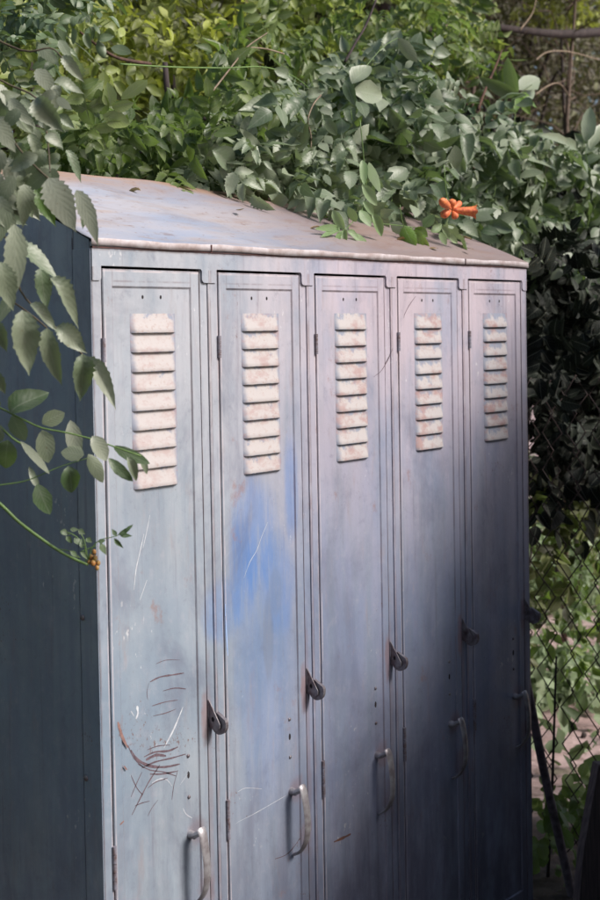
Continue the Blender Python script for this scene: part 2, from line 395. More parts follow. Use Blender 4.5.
def stem_mesh(name, lines, mat, parent, r0=.0016, r1=.0008, n=4):
    bm = bmesh.new()
    for l in lines: tube(bm, l, r0, r1, n)
    return from_bm(name, bm, mat, parent, True)

# ================================================================== SETTING
def ground():
    bm = bmesh.new(); n = 80; rad = 60
    # denser near the cabinet
    xs = [math.copysign(abs(t)**2.2, t)*rad for t in np.linspace(-1, 1, n)]
    g = [[bm.verts.new((x+1, y+1, .03*math.sin(x*1.3+y)*math.cos(y*.9)+.02*math.sin(3*x+2*y) - .03)) for y in xs] for x in xs]
    for i in range(n-1):
        for j in range(n-1): bm.faces.new((g[i][j], g[i+1][j], g[i+1][j+1], g[i][j+1]))
    s = NB('ground_dirt'); a = s.noise(1.3, detail=6, rough=.65); b = s.noise(18, detail=5); c = s.noise(5, (1, 1, 1), 5, .6, (4, 4, 0))
    col = s.mix(s.ramp(a, .4, .6), (.40, .28, .27), (.56, .42, .41)); col = s.mix(s.math('MULTIPLY', s.ramp(b, .5, .7), .6), col, (.12, .085, .06))
    col = s.mix(s.math('MULTIPLY', s.ramp(c, .55, .7), .6), col, (.10, .12, .04))
    X, Y, Z = s.xyz(); col = s.mix(s.ramp(s.math('ADD', X, s.math('MULTIPLY', a, .8)), 3.2, 2.2), col, s.mix(s.ramp(b, .4, .6), (.06, .045, .035), (.12, .09, .07)))
    s.bump(b, .8, .02); s.fin(col, .9)
    o = from_bm('ground', bm, s.m, None, True); tag(o, 'bare pinkish dirt ground behind the wire fence', 'ground', kind='structure')
ground()

# ================================================================== LOCKERS
W = .305; N = 5; TOT = W*N; DEP = .40; RISE = .166*DEP/.38
ROOT = empty('locker_bank'); tag(ROOT, 'row of five weathered blue grey metal lockers with a sloping top', 'lockers')
Z0 = .10
def lockers():
    # --- carcass
    for x0, x1, nm in ((0, .0015, 'side_panel'), (TOT-.0015, TOT, 'side_panel')):
        bm = bmesh.new()
        ys = [(.004, 0), (.046, 0), (.0475, .0022), (.05, .0022), (.0515, 0), (DEP, 0)]
        sg = 1 if x0 < .1 else -1
        prof = [(y, TOP-.002+RISE*max(0, y)/DEP) for y, _ in ys]
        top = []; bot = []
        for (y, dx), (_, z) in zip(ys, prof):
            xx = (x0 if sg == 1 else x1)+sg*dx
            top.append(bm.verts.new((xx, y, z))); bot.append(bm.verts.new((xx, y, Z0)))
        for i in range(len(ys)-1): bm.faces.new((bot[i], bot[i+1], top[i+1], top[i]))
        bm.normal_update(); r = bmesh.ops.solidify(bm, geom=bm.faces[:], thickness=.0012)
        o = from_bm(nm, bm, M_SIDE, ROOT)
        b = bmesh.new(); xa, xb = (x0-.0022, x0-.0002) if sg == 1 else (x1+.0002, x1+.0022); box(b, xa, xb, .0005, .0505, Z0, TOP-.0165, .0006)
        from_bm('corner_flange', b, M_SIDE, o)
        if sg == 1:
            b = bmesh.new(); box(b, x0-.0012, x0-.0001, .0506, .0526, Z0, TOP+.005); from_bm('seam', b, M_RUSTEDGE, o)
        if sg == 1:
            for z in (1.18, .878, .58, .28, 1.48):
                b = bmesh.new(); r = bmesh.ops.create_uvsphere(b, u_segments=12, v_segments=8, radius=.006)
                for v in b.verts: v.co = Vector((v.co.x*.55, v.co.y, v.co.z))+Vector((-.003, .0435, z))
                from_bm('rivet', b, M_LATCH, o, True)
    bm = bmesh.new(); box(bm, .002, TOT-.002, DEP-.003, DEP-.001, Z0, TOP+RISE-.004); from_bm('back_panel', bm, M_SIDE, ROOT)
    bm = bmesh.new()
    for i in range(1, N): box(bm, i*W-.001, i*W+.001, .012, DEP-.004, Z0, TOP-.004)
    box(bm, .003, TOT-.003, .012, DEP-.004, Z0+.03, Z0+.032)
    from_bm('partition', bm, M_DARK, ROOT)
    # --- front frame : stiles, header with hanging tabs
    bm = bmesh.new()
    hb = TOP-.048
    def stile(a, b, y=0.0):
        box(bm, a, b, y, .012, Z0, hb-.0002, .0012)
    stile(0, .0225)
    for i in range(1, N):
        stile(i*W-.0262, i*W-.0055, .002); stile(i*W-.0045, i*W+.0225, 0)
    stile(TOT-.0262, TOT, 0)
    box(bm, .0225, TOT-.0265, .001, .012, Z0, Z0+.035, .001)
    # header
    def header(pts):
        vs = [bm.verts.new((x, -.0028, z)) for x, z in pts]; f = bm.faces.new(vs)
        r = bmesh.ops.extrude_face_region(bm, geom=[f]); ev = [e for e in r['geom'] if isinstance(e, bmesh.types.BMVert)]
        bmesh.ops.translate(bm, verts=ev, vec=(0, .0148, 0))
    top = TOP-.004; tab = .027
    pts = [(0, top), (0, hb-tab)]
    def corner(cx, cz, r, a0, a1): return [(cx+r*math.cos(R(a)), cz+r*math.sin(R(a))) for a in np.linspace(a0, a1, 5)]
    pts = [(0.0, top), (0.0, hb-tab)] + [(.015, hb-tab)] + corner(.015, hb-tab+.006, .006, -90, 0)[1:] + [(.021, hb)]
    for i in range(1, N):
        a, b = i*W-.0255, i*W+.0205
        pts += [(a+.006, hb)] + [(a+.006, hb-tab+.006)] + corner(a+.013, hb-tab+.007, .007, 180, 270)[1:] + [(i*W-.0040, hb-tab), (i*W-.0040, hb-.003), (i*W-.003, hb)] if False else \
               [(a, hb), (a+.003, hb-.004), (a+.003, hb-tab+.008)] + corner(a+.011, hb-tab+.008, .008, 180, 270)[1:] + [(b-.004, hb-tab), (b-.004, hb-.004), (b, hb)]
    pts += [(TOT-.026, hb), (TOT-.022, hb-.004), (TOT-.022, hb-tab+.008)] + corner(TOT-.014, hb-tab+.008, .008, 180, 270)[1:] + [(TOT, hb-tab), (TOT, top)]
    header(pts)
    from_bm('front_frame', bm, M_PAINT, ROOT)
    # base plinth
    bm = bmesh.new(); box(bm, .01, TOT-.01, .02, DEP-.01, -.01, Z0, .002); from_bm('base', bm, M_SIDE, ROOT)
    # --- sloping roof sheet with folded lip, slightly dented
    bm = bmesh.new(); nx, ny = 60, 14; o_ = .004
    prof = [(-.0075, TOP-.012), (-.0075, TOP-.001)]
    for j in range(ny+1):
        y = -.0065+(DEP+.008)*j/ny; prof.append((y, TOP+.0015+RISE*max(0, y)/DEP))
    prof.append((DEP+.003, TOP+RISE-.02))
    g = []
    for i in range(nx+1):
        x = -o_+(TOT+2*o_)*i/nx; row = []
        for j, (y, z) in enumerate(prof):
            dz = 0
            if j > 2: dz = .004*math.sin(x*7+1)*math.sin(y*9) + .003*math.sin(x*17+y*13) + (.006*math.sin(x*5.2)**3*(y/DEP))
            if j in (1, 2): dz = .0009*math.sin(x*23)+.0007*math.sin(x*61)
            if j == 0: dz = .0012*math.sin(x*19+1)
            row.append(bm.verts.new((x, y, z+dz)))
        g.append(row)
    for i in range(nx):
        for j in range(len(prof)-1):
            f = bm.faces.new((g[i][j], g[i+1][j], g[i+1][j+1], g[i][j+1]))
            if j < 2: f.material_index = 1
    rf = from_bm('roof', bm, M_ROOF, ROOT, True); rf.data.materials.append(M_EDGE)
    rf.data.set_sharp_from_angle(angle=R(35))
    m = rf.modifiers.new('s', 'SOLIDIFY'); m.thickness = .0016
    # dark joint of lip: rusty bead under the lip and two lip joints
    bm = bmesh.new(); box(bm, 0, TOT, -.0045, .002, TOP-.0155, TOP-.0125)
    for x in (W, 4*W): box(bm, x-.0012, x+.0012, -.0095, -.006, TOP-.013, TOP+.001)
    from_bm('lip_seam', bm, M_RUSTEDGE, rf)

    # --- door
    DX0, DX1 = .0262, .2762; DZ0, DZ1 = Z0+.038, TOP-.0528
    def door_mesh():
        bm = bmesh.new()
        # front face in rings: edge bevel, flange, emboss, recessed panel
        rings = [((DX0, DX1, DZ0, DZ1), .012), ((DX0, DX1, DZ0, DZ1), .0018), ((DX0+.0015, DX1-.0015, DZ0+.0015, DZ1-.0015), 0.0),
                 ((.0485, .2535, DZ0+.035, TOP-.0845), 0.0), ((.0515, .2505, DZ0+.038, TOP-.0885), .0028)]
        rv_ = []
        for (a, b, c, d), y in rings:
            rv_.append([bm.verts.new((a, y, c)), bm.verts.new((b, y, c)), bm.verts.new((b, y, d)), bm.verts.new((a, y, d))])
        for k in range(len(rings)-1):
            for q in range(4):
                bm.faces.new((rv_[k][q], rv_[k][(q+1) % 4], rv_[k+1][(q+1) % 4], rv_[k+1][q]))
        bm.faces.new(rv_[-1])
        return bm
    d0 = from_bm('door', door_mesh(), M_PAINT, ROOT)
    # louvres
    def louvres():
        bm = bmesh.new(); x0, x1 = .0935, .2105; yp = .0028
        for k in range(9):
            zb = TOP-.1715-.037*k; zt = zb+.0355; nseg = 20; ns = 5
            grid = []
            for i in range(nseg+1):
                u = i/nseg; xx = x0+(x1-x0)*u; e = math.sin(min(1, min(u, 1-u)*9)*math.pi/2)
                row = []
                for j in range(ns+1):
                    t = j/ns; prof_ = (t**1.25*.85+.15*math.sin(t*math.pi/2))*.0075
                    row.append(bm.verts.new((xx, yp-.0002-prof_*e, zt+(zb-zt)*t)))
                grid.append(row)
            for i in range(nseg):
                for j in range(ns): bm.faces.new((grid[i][j], grid[i+1][j], grid[i+1][j+1], grid[i][j+1]))
            # folded lip below, then a near-black face painting the shade of the slot
            lip = [bm.verts.new((v.co.x, v.co.y+.0005, v.co.z-.0012)) for v in [g_[-1] for g_ in grid]]
            inn = [bm.verts.new((v.co.x, yp-.0001, v.co.z+.0005)) for v in [g_[-1] for g_ in grid]]
            for i in range(nseg):
                bm.faces.new((grid[i][-1], grid[i+1][-1], lip[i+1], lip[i]))
                f = bm.faces.new((lip[i], lip[i+1], inn[i+1], inn[i])); f.material_index = 1
        return bm
    lo = from_bm('louvres', louvres(), M_LOUV, d0, True); lo.data.materials.append(M_DARK)
    lo.data.set_sharp_from_angle(angle=R(40))
    # holes : dark short bores set flush
    def disc(bm, x, y, z, r, sx=1, sz=1, n=12):
        vs = [bm.verts.new((x+r*sx*math.cos(2*math.pi*k/n), y, z+r*sz*math.sin(2*math.pi*k/n))) for k in range(n)]
        vb = [bm.verts.new((v.co.x, y+.002, v.co.z)) for v in vs]
        bm.faces.new(vs)
        for k in range(n): bm.faces.new((vs[k], vs[(k+1) % n], vb[(k+1) % n], vb[k]))
    bm = bmesh.new(); yp = .0024
    for x in (.127, .174):
        bm = bmesh.new(); disc(bm, x, yp, TOP-.1045, .0028, .9, 1.35); from_bm('screw_hole', bm, M_DARK, d0)
    bm = bmesh.new(); disc(bm, .223, yp, TOP-1.049, .004, .8, 1.8); from_bm('keyhole', bm, M_DARK, d0)
    for z in (1.011, 1.093):
        b = bmesh.new(); bmesh.ops.create_uvsphere(b, u_segments=12, v_segments=8, radius=.004)
        for v in b.verts: v.co = Vector((v.co.x, v.co.y*.6, v.co.z))+Vector((.223, .0022, TOP-z))
        from_bm('rivet', b, M_LATCH, d0, True)
    # pull handle : pivot boss, bracket, curved flat grip
    bm = bmesh.new()
    bmesh.ops.create_cone(bm, cap_ends=True, segments=16, radius1=.0085, radius2=.007, depth=.014, matrix=Matrix.Translation((.2245, -.004, TOP-1.168)) @ Matrix.Rotation(R(90), 4, 'X'))
    tube(bm, [(.2245, -.009, TOP-1.168), (.2245, -.020, TOP-1.162), (.2245, -.030, TOP-1.157)], .0085, .0075, 8, .75)
    path = smooth_path([(.2250, -.026, TOP-1.149), (.2250, -.032, TOP-1.158), (.2255, -.038, TOP-1.185), (.226, -.0415, TOP-1.22), (.226, -.040, TOP-1.255), (.226, -.032, TOP-1.278), (.226, -.018, TOP-1.296), (.226, -.003, TOP-1.305)], 4)
    rings = []
    for i, p in enumerate(path):
        t = i/(len(path)-1); wd = .0115*(1-.35*t) * (1 if i else .8); th = .0034
        p = Vector(p); d = (Vector(path[min(i+1, len(path)-1)])-Vector(path[max(0, i-1)])).normalized(); nrm = d.cross(Vector((1, 0, 0)))
        rings.append([bm.verts.new(p+Vector((1, 0, 0))*wd*math.cos(a)+nrm*th*math.sin(a)*(1.0)) for a in np.linspace(0, 2*math.pi, 11)[:-1]])
    for i in range(len(rings)-1):
        for k in range(10): bm.faces.new((rings[i][k], rings[i][(k+1) % 10], rings[i+1][(k+1) % 10], rings[i+1][k]))
    bm.faces.new(rings[0]); bm.faces.new(rings[-1][::-1])
    from_bm('handle', bm, M_CHROME, d0, True).data.set_sharp_from_angle(angle=R(50))
    # hasp : triangular plate with a hole, round keeper behind it
    hx = .281; hz = TOP-.945
    bm = bmesh.new()
    tri = [(0.0, .034), (-.0305, -.012), (-.030, -.020), (-.022, -.026), (0, -.022)]
    hole = [(-.012+.0042*math.cos(a), -.004+.0055*math.sin(a)) for a in np.linspace(0, 2*math.pi, 10)[:-1]]
    for sgn, xo in ((1, -.0012), (-1, .0012)):
        vo = [bm.verts.new((hx+xo, y, hz+z)) for y, z in tri]; vi = [bm.verts.new((hx+xo, y, hz+z)) for y, z in hole]
        eo = [bm.edges.new((vo[k], vo[(k+1) % len(vo)])) for k in range(len(vo))]; ei = [bm.edges.new((vi[k], vi[(k+1) % len(vi)])) for k in range(len(vi))]
        bmesh.ops.triangle_fill(bm, edges=eo+ei, use_beauty=True)
        if sgn == 1: V1 = vo
        else:
            for k in range(len(vo)): bm.faces.new((V1[k], V1[(k+1) % len(vo)], vo[(k+1) % len(vo)], vo[k]))
    hp = from_bm('hasp', bm, M_LATCH, d0)
    bm = bmesh.new(); cy = -.021; r = .0225; cz = hz-.012
    a = [(.0+cy+r*math.cos(t)*.95, cz+r*math.sin(t)) for t in np.linspace(R(-205), R(75), 22)]
    for xo in (.004, .012):
        vs = [bm.verts.new((hx+xo, min(y, .0012), z)) for y, z in a]; f = bm.faces.new(vs)
        if xo == .004: V1 = vs
    for k in range(len(a)): bm.faces.new((V1[k], V1[(k+1) % len(a)], vs[(k+1) % len(a)], vs[k]))
    from_bm('keeper_disc', bm, M_LATCH, hp)
    # hinges
    for z0, z1 in ((.181, .226), (1.128, 1.210), ):
        bm = bmesh.new()
        nk = 5; h = (z1-z0)/nk
        for k in range(nk):
            bmesh.ops.create_cone(bm, cap_ends=True, segments=12, radius1=.0043, radius2=.0043, depth=h*.93, matrix=Matrix.Translation((.0232, -.0022, TOP-z0-h*(k+.5))))
        from_bm('hinge', bm, M_HINGE, d0, True).data.set_sharp_from_angle(angle=R(50))
    # copies
    def copy_tree(o, parent):
        c = o.copy(); COL.objects.link(c); c.parent = parent
        for ch in list(o.children): copy_tree(ch, c)
        return c
    doors = [d0]
    for i in range(1, N):
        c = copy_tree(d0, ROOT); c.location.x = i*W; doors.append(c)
    d0['label'] = 'scratched first door at the open end, rust scribbles above its pull'
    doors[1]['label'] = 'second door with a bright blue spray paint patch'
    # --- marks scratched or painted on the doors, and painted glints (thin raised paint)
    def ribbon(bm, pts, wd, taper=True, k=3):
        P = smooth_path([(x, -.0006, z) for x, z in pts], k)
        prev = None; n = len(P)
        for i, p in enumerate(P):
            d = unit(P[min(i+1, n-1)]-P[max(i-1, 0)]); s = np.array([-d[2], 0, d[0]])
            wv = wd*(math.sin(math.pi*(i+.6)/(n+.2))**.5 if taper else 1)*rng.uniform(.65, 1.25)
            a = bm.verts.new(p+s*wv); b = bm.verts.new(p-s*wv)
            if prev: bm.faces.new((prev[0], a, b, prev[1]))
            prev = (a, b)
    def marks(door, i, lines, mat, name, recess=True):
        for wd, pl in lines:
            bm = bmesh.new(); yy = .0021 if recess else -.0009
            q = []
            for u, v in pl:
                p = at(u, v, yy); q.append((p[0]-i*W, p[2]))
            wd *= .75
            ribbon(bm, q, wd)
            for v in bm.verts:      # raise the part of a mark that crosses the flange
                inside = .0515 < v.co.x < .2505 and TOP-.0885 > v.co.z
                v.co.y = .0024 if inside and recess else -.0005
            from_bm(name, bm, mat, door)
    marks(doors[0], 0, [(.0022, [(150, 682), (160, 677), (172, 675), (184, 673)]), (.0015, [(163, 691), (175, 688), (186, 689)]), (.0013, [(152, 706), (165, 702), (178, 700)]), (.0012, [(153, 716), (166, 713), (176, 709)]),
        (.0008, [(149, 683), (147, 692), (148, 700)]),
        (.0035, [(131, 750), (138, 760), (150, 766), (165, 767), (180, 764)]), (.0028, [(144, 757), (155, 752), (168, 751), (178, 747)]), (.0045, [(146, 760), (156, 755), (166, 756)]), (.002, [(150, 774), (162, 774), (178, 771)]),
        (.002, [(160, 765), (150, 780), (142, 795), (132, 815)]), (.0014, [(142, 772), (136, 785), (131, 797)]), (.0014, [(135, 806), (142, 803), (150, 801)]), (.001, [(131, 775), (137, 788), (143, 795)]), (.001, [(178, 770), (174, 785), (172, 800)]), (.0022, [(142, 768), (155, 762), (172, 758), (186, 754)]), (.0016, [(138, 764), (150, 770), (164, 772), (176, 776)]), (.0012, [(147, 750), (158, 746), (170, 745)]), (.0012, [(148, 788), (156, 782), (168, 778)]), (.0009, [(158, 800), (152, 808), (148, 816)]), (.0009, [(156, 664), (166, 660), (180, 660)]), (.0014, [(128, 745), (134, 758), (144, 768)])], M_SCRIB, 'scribble')
    marks(doors[0], 0, [(.0042, [(118, 722), (122, 736), (128, 748)]), (.002, [(124, 766), (127, 770)]), (.002, [(120, 825), (124, 821)])], simple('rust_mark', (.20, .11, .10), (.28, .17, .15), 90, .8), 'rust_streak', False)
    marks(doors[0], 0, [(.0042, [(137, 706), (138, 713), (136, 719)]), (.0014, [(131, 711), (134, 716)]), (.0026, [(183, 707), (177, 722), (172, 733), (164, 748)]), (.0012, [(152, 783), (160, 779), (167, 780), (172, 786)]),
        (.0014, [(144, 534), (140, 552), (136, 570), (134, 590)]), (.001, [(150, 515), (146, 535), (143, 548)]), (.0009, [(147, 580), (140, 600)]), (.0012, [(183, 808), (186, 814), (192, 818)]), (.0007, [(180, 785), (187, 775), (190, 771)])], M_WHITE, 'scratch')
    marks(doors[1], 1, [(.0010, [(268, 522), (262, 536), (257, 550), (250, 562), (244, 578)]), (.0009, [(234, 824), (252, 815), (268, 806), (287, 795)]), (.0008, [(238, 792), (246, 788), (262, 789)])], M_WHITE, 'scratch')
    marks(doors[1], 1, [(.0016, [(275, 859), (286, 855), (294, 847), (300, 838)])], M_SCRIB, 'scribble')
    marks(doors[1], 1, [(.0013, [(225.5, 604), (225.5, 616)]), (.0015, [(226, 620), (227, 640), (228, 656)])], M_BLUEGL, 'glint_streak', False)  # bluish glints on the door edge, painted as thin ribbons
    marks(doors[2], 2, [(.0013, [(392, 348), (388, 358), (381, 370), (374, 377)])], M_SCRIB, 'scribble')
    marks(doors[3], 3, [(.0012, [(416, 296), (409, 306), (403, 318)])], M_SCRIB, 'scribble')
    marks(doors[2], 2, [(.004, [(334, 842), (343, 838), (351, 834)])], simple('rust_spot', (.22, .10, .07), (.12, .07, .06), 90, .8), 'rust_streak')
lockers()

# ================================================================== NEAR VINES ON THE LEFT
def leaflet_px(b, t, wpx, dist, tilt=.3, ddist=0.0):
    """leaf from base pixel to tip pixel at a real distance"""
    P = atd(b[0], b[1], dist); Q = atd(t[0], t[1], dist+ddist)
    d = Q-P; L = np.linalg.norm(d)
    n = unit(unit(CAM-P)*1.0+np.array([0, 0, .5])*tilt*2+rv(.22))
    return P, d, n, L*.95, wpx*dist/FPX*.98
def near_vine():
    root = empty('trumpet_vine', (-.42, .1, 0)); inv = Matrix.Translation(root.location).inverted()
    tag(root, 'large grey green toothed vine leaves drooping over the left corner of the lockers', 'vine')
    data = [((12,246),(66,270),27,2.02,.3),((50,278),(88,322),21,2.0,.6),((14,224),(23,312),27,1.98,.7),((22,310),(27,380),32,1.95,.55),((47,328),(51,390),23,2.0,.5),
            ((57,326),(89,353),24,2.02,.65),((82,354),(86,404),25,2.04,.25),((87,357),(128,404),20,2.1,.8),((30,304),(60,330),16,2.0,.6),((0,262),(11,314),26,1.96,.6),((40,268),(46,312),20,2.06,.15),
            ((-4,320),(5,354),18,1.97,.5),((-3,372),(4,396),13,1.97,.4),((50,170),(20,192),20,2.06,.55),((24,184),(27,228),22,2.03,.65),((36,188),(57,228),20,2.12,.0),
            ((48,178),(76,233),34,2.02,.95),((84,198),(89,230),13,2.08,.1),((76,190),(108,243),20,2.04,.9),((38,156),(4,168),18,2.05,.7),((10,98),(29,132),17,2.1,.8),((36,98),(63,132),27,2.08,.75),
            ((34,160),(4,160),15,2.1,.7),((29,134),(46,164),14,2.12,.6),((45,150),(26,178),18,2.08,.5),((36,69),(57,96),19,2.2,.8),((0,84),(13,112),16,2.1,.75),((62,56),(82,82),15,2.3,.7),((38,44),(60,68),15,2.3,.6),
            ((59,40),(73,62),12,2.3,.3),((-6,120),(16,152),22,2.0,.75),((2,150),(-12,186),22,2.02,.8),((-4,196),(12,238),24,2.0,.7),((14,176),(-6,206),18,2.0,.6),((8,206),(-8,250),20,2.0,.55),((20,110),(-2,130),16,2.08,.5),
            ((46,128),(66,150),14,2.2,.3),((40,176),(60,162),14,2.12,.5),((-2,98),(20,90),14,2.1,.6),((14,292),(-6,330),16,2.03,.35),((66,150),(84,182),13,2.25,.2),((58,116),(76,128),12,2.25,.25)]
    for k in range(44):
        u = rng.uniform(-14, 60); v = rng.uniform(95, 222) if u < 45 else rng.uniform(70, 165); a = rng.uniform(.2, 2.6); Lp = rng.uniform(20, 34)
        if v > 205 - .2*max(0, u): u = min(u, 25)
        data.append(((u, v), (u+math.cos(a)*Lp, v+math.sin(a)*Lp*.8), Lp*rng.uniform(.45, .6), rng.uniform(2.1, 2.28), rng.uniform(.25, .95)))
    for u, v in ((-8, 160), (4, 158), (16, 164), (26, 160), (40, 163), (52, 168), (-4, 172), (10, 178), (44, 176)):
        data.append(((u, v), (u+rng.uniform(2, 14), v+rng.uniform(22, 32)), rng.uniform(13, 18), rng.uniform(2.08, 2.2), rng.uniform(.5, 1)))
    for b, t, wp, dist, var in data:
        lv = Leaves(); P, d, n, L, Wd = leaflet_px(b, t, wp, dist); lv.add('serr', P, d, n, L, Wd, var)
        me = lv.mesh('leaf'); me.transform(inv)
        m = L_BRIGHT if var == 0 else L_GREY
        link('leaf', me, m, root)
    lines = [[(-60,60),(-10,110),(20,150),(48,178),(80,200)], [(-60,200),(-10,230),(14,246),(20,290),(50,322),(84,356),(88,360)], [(-60,40),(0,80),(36,98),(46,128),(50,172)], [(14,246),(40,262),(50,280)], [(-40,20),(20,50),(50,48),(62,58)],[(-50,280),(-10,290),(22,308),(47,328)]]
    bm = bmesh.new()
    for k, l in enumerate(lines):
        pts = smooth_path([atd(u, v, 2.06+(.12 if v < 150 else 0)) for u, v in l], 4); tube(bm, pts, .0022, .0012, 6)
    base = atd(-60, 60, 2.06)
    tube(bm, smooth_path([(-.5, .3, 0), (-.62, .35, .7), (-.60, .1, 1.4), atd(-60, 200, 2.06), atd(-60, 60, 2.18), atd(-40, 20, 2.18)], 4), .009, .003, 8)
    o = from_bm('stem', bm, M_STEMB, root, True); o.data.transform(inv)
near_vine()

def near_sprig():
    root = empty('vine_shoot', (-.45, 0, 0)); inv = Matrix.Translation(root.location).inverted()
    tag(root, 'thin arching shoot with small rounded leaves crossing in front of the dark locker side', 'vine shoot')
    D0 = 2.08
    data = [((10,413),(41,384),27,.1),((12,415),(24,443),21,.4),((42,424),(64,410),17,.45),((42,430),(52,464),21,.6),((70,420),(80,464),17,.85),((84,455),(60,450),17,.6),((68,466),(75,494),21,.2),((88,454),(106,483),15,.5),
            ((113,446),(150,468),13,.35),((108,458),(130,486),12,.3),((127,457),(141,480),11,.4),((92,436),(108,462),18,.8),((20,441),(52,474),9,.7),((8,440),(2,472),25,.35),((39,488),(25,467),8,.6),((37,484),(49,517),19,.3),((0,425),(-12,450),18,.4),((140,455),(150,474),7,.5),((-2,412),(-16,395),20,.3)]
    for b, t, wp, var in data:
        lv = Leaves(); P, d, n, L, Wd = leaflet_px(b, t, wp, D0+rng.uniform(-.03, .03), .2); lv.add('oval', P, d, n, L, Wd, var)
        me = lv.mesh('leaf'); me.transform(inv); link('leaf', me, L_GREY if var > .35 else L_MIDN, root)
    bm = bmesh.new()
    for l, r in (([(-80,380),(-30,395),(0,408),(12,414),(24,420),(42,428),(68,433),(95,440),(115,447),(141,456)], .0019), ([(-60,385),(-10,418),(12,438),(24,445)], .0024), ([(-40,490),(0,485),(25,481),(45,473),(62,466),(88,458)], .0012)):
        tube(bm, smooth_path([atd(u, v, D0) for u, v in l], 3), r, r*.6, 6)
    tube(bm, smooth_path([(-.5, .3, 0), (-.60, .28, .8), atd(-110, 500, D0), atd(-80, 380, D0)], 4), .006, .002, 6)
    tube(bm, smooth_path([atd(-110, 500, D0), atd(-70, 495, D0), atd(-40, 490, D0)], 3), .002, .0012, 5)
    tube(bm, smooth_path([atd(-110, 450, D0), atd(-90, 400, D0), atd(-60, 385, D0)], 3), .003, .0022, 5)
    o = from_bm('stem', bm, M_STEM, root, True); o.data.transform(inv)
    # ---- budding shoot
    root = empty('budding_shoot', (-.45, 0, 0)); tag(root, 'bright green stem ending in a cluster of orange brown buds by the locker corner', 'vine shoot')
    D1 = 2.10
    bm = bmesh.new(); tube(bm, smooth_path([atd(u, v, D1) for u, v in [(-90,440),(-40,470),(0,504),(20,523),(50,545),(70,557),(88,565)]], 4), .0032, .0022, 8)
    tube(bm, smooth_path([(-.5, .3, 0), (-.60, .28, .6), atd(-110, 520, D1), atd(-90, 440, D1)], 4), .006, .0032, 6)
    o = from_bm('stem', bm, M_STEM, root, True); o.data.transform(inv)
    bm = bmesh.new()
    for l in ([(56,549),(70,551),(80,558)], [(86,562),(84,545),(72,534),(60,531)], [(88,560),(92,548),(100,540),(116,536),(126,530)], [(80,552),(90,548),(96,546)], [(88,560),(84,540),(78,530)]):
        tube(bm, smooth_path([atd(u, v, D1) for u, v in l], 3), .0010, .0006, 5)
    o = from_bm('twig', bm, M_STEM, root, True); o.data.transform(inv)
    sm = [((60,531),(70,535),7,.3),((70,529),(79,531),5,.6),((66,536),(72,544),6,.3),((78,530),(86,534),6,.5),((74,538),(82,546),7,.2),((86,538),(92,543),6,.4),((80,552),(88,560),5,.5),((70,551),(80,557),5,.6),((98,542),(106,540),5,.3),
          ((100,543),(107,556),7,.7),((116,536),(112,528),5,.1),((118,535),(134,527),5,.05),((120,536),(133,535),5,.1),((114,538),(123,550),5,.3),((125,531),(134,525),4,.1),((82,548),(80,538),5,.5)]
    for b, t, wp, var in sm:
        lv = Leaves(); P, d, n, L, Wd = leaflet_px(b, t, wp, D1-.01, .2); lv.add('lance', P, d, n, L, Wd, var)
        me = lv.mesh('leaf'); me.transform(inv); link('leaf', me, L_MIDN, root)
    for u, v, r in ((94,552,2.3),(91,557,2.6),(95,558,2.4),(93,563,2.7),(98,563,2.4),(97,568,2.2),(89,562,2.2)):
        b = bmesh.new(); bmesh.ops.create_uvsphere(b, u_segments=12, v_segments=8, radius=r*D1/FPX)
        p = Vector(atd(u, v, D1+rng.uniform(-.004, .004)))
        for q in b.verts: q.co = Vector((q.co.x, q.co.y, q.co.z*1.25))+p
        o = from_bm('bud', b, M_BUD, root, True); o.data.transform(inv)
L_MIDN = leaf_mat('leaf_near_green', (.05, .095, .04), (.11, .17, .085), (.19, .25, .15), .42, .25)
near_sprig()

# ================================================================== FOLIAGE MASSES
UP = np.array([0, 0, 1.0])
GROUPS = {'climbing_vine': 'vines climbing behind the lockers', 'roof_vine': 'vines lying on the locker roof', 'shrub': 'unseen shrubs added around the lockers for shade', 'bush': 'bushes beyond the fence', 'fence_weed': 'weeds growing on the fence', 'tree': 'trees behind the lockers'}
def mass(name, label, cat, base, pts_fn, n, mat, kind, pairs, Lr, ll, lw, face=(-.35, -.8, .55), group=None, var=None, trunk=None, bark=None, single=False, sp=.45, stems=True, rr=None):
    """a shrub or vine: n pinnate leaves spread through a volume, with the shoots that carry them"""
    root = empty(name, base); tag(root, label, cat, group or GROUPS.get(name)); inv = Matrix.Translation(Vector(base)).inverted()
    lv = Leaves(); st = []; kind0 = kind
    for i in range(n):
        p = pts_fn()
        d = unit(rv(1)+np.array([-.2, -.35, -.35])); nn = unit(np.array(face)+rv(sp))
        k = rng.uniform(.55, 1.25)
        if kind0 == 'mixed': kind = ('oval', 'tooth', 'tooth', 'lance')[int(rng.integers(4))]
        v = rng.random() if var is None else np.clip(rng.normal(var[0], var[1]), 0, 1)
        if single: lv.add(kind, p, d, nn, ll*k, lw*k, v)
        else: compound(lv, p, d, nn, Lr*k, pairs, ll*k, lw*k, kind, v, sp*.6, stems)
    me = lv.mesh('foliage'); me.transform(inv); link('foliage', me, mat, root)
    if trunk:
        bm = bmesh.new()
        for pth, r0, r1 in trunk: tube(bm, smooth_path(pth, 4), r0, r1, 8)
        o = from_bm('trunk', bm, bark or M_BARKD, root, True); o.data.transform(inv)
    return root
def ell(c, r, shell=.35):
    def f():
        v = unit(rv()); k = rng.uniform(shell, 1)**.6; return np.array(c)+v*np.array(r)*k
    return f
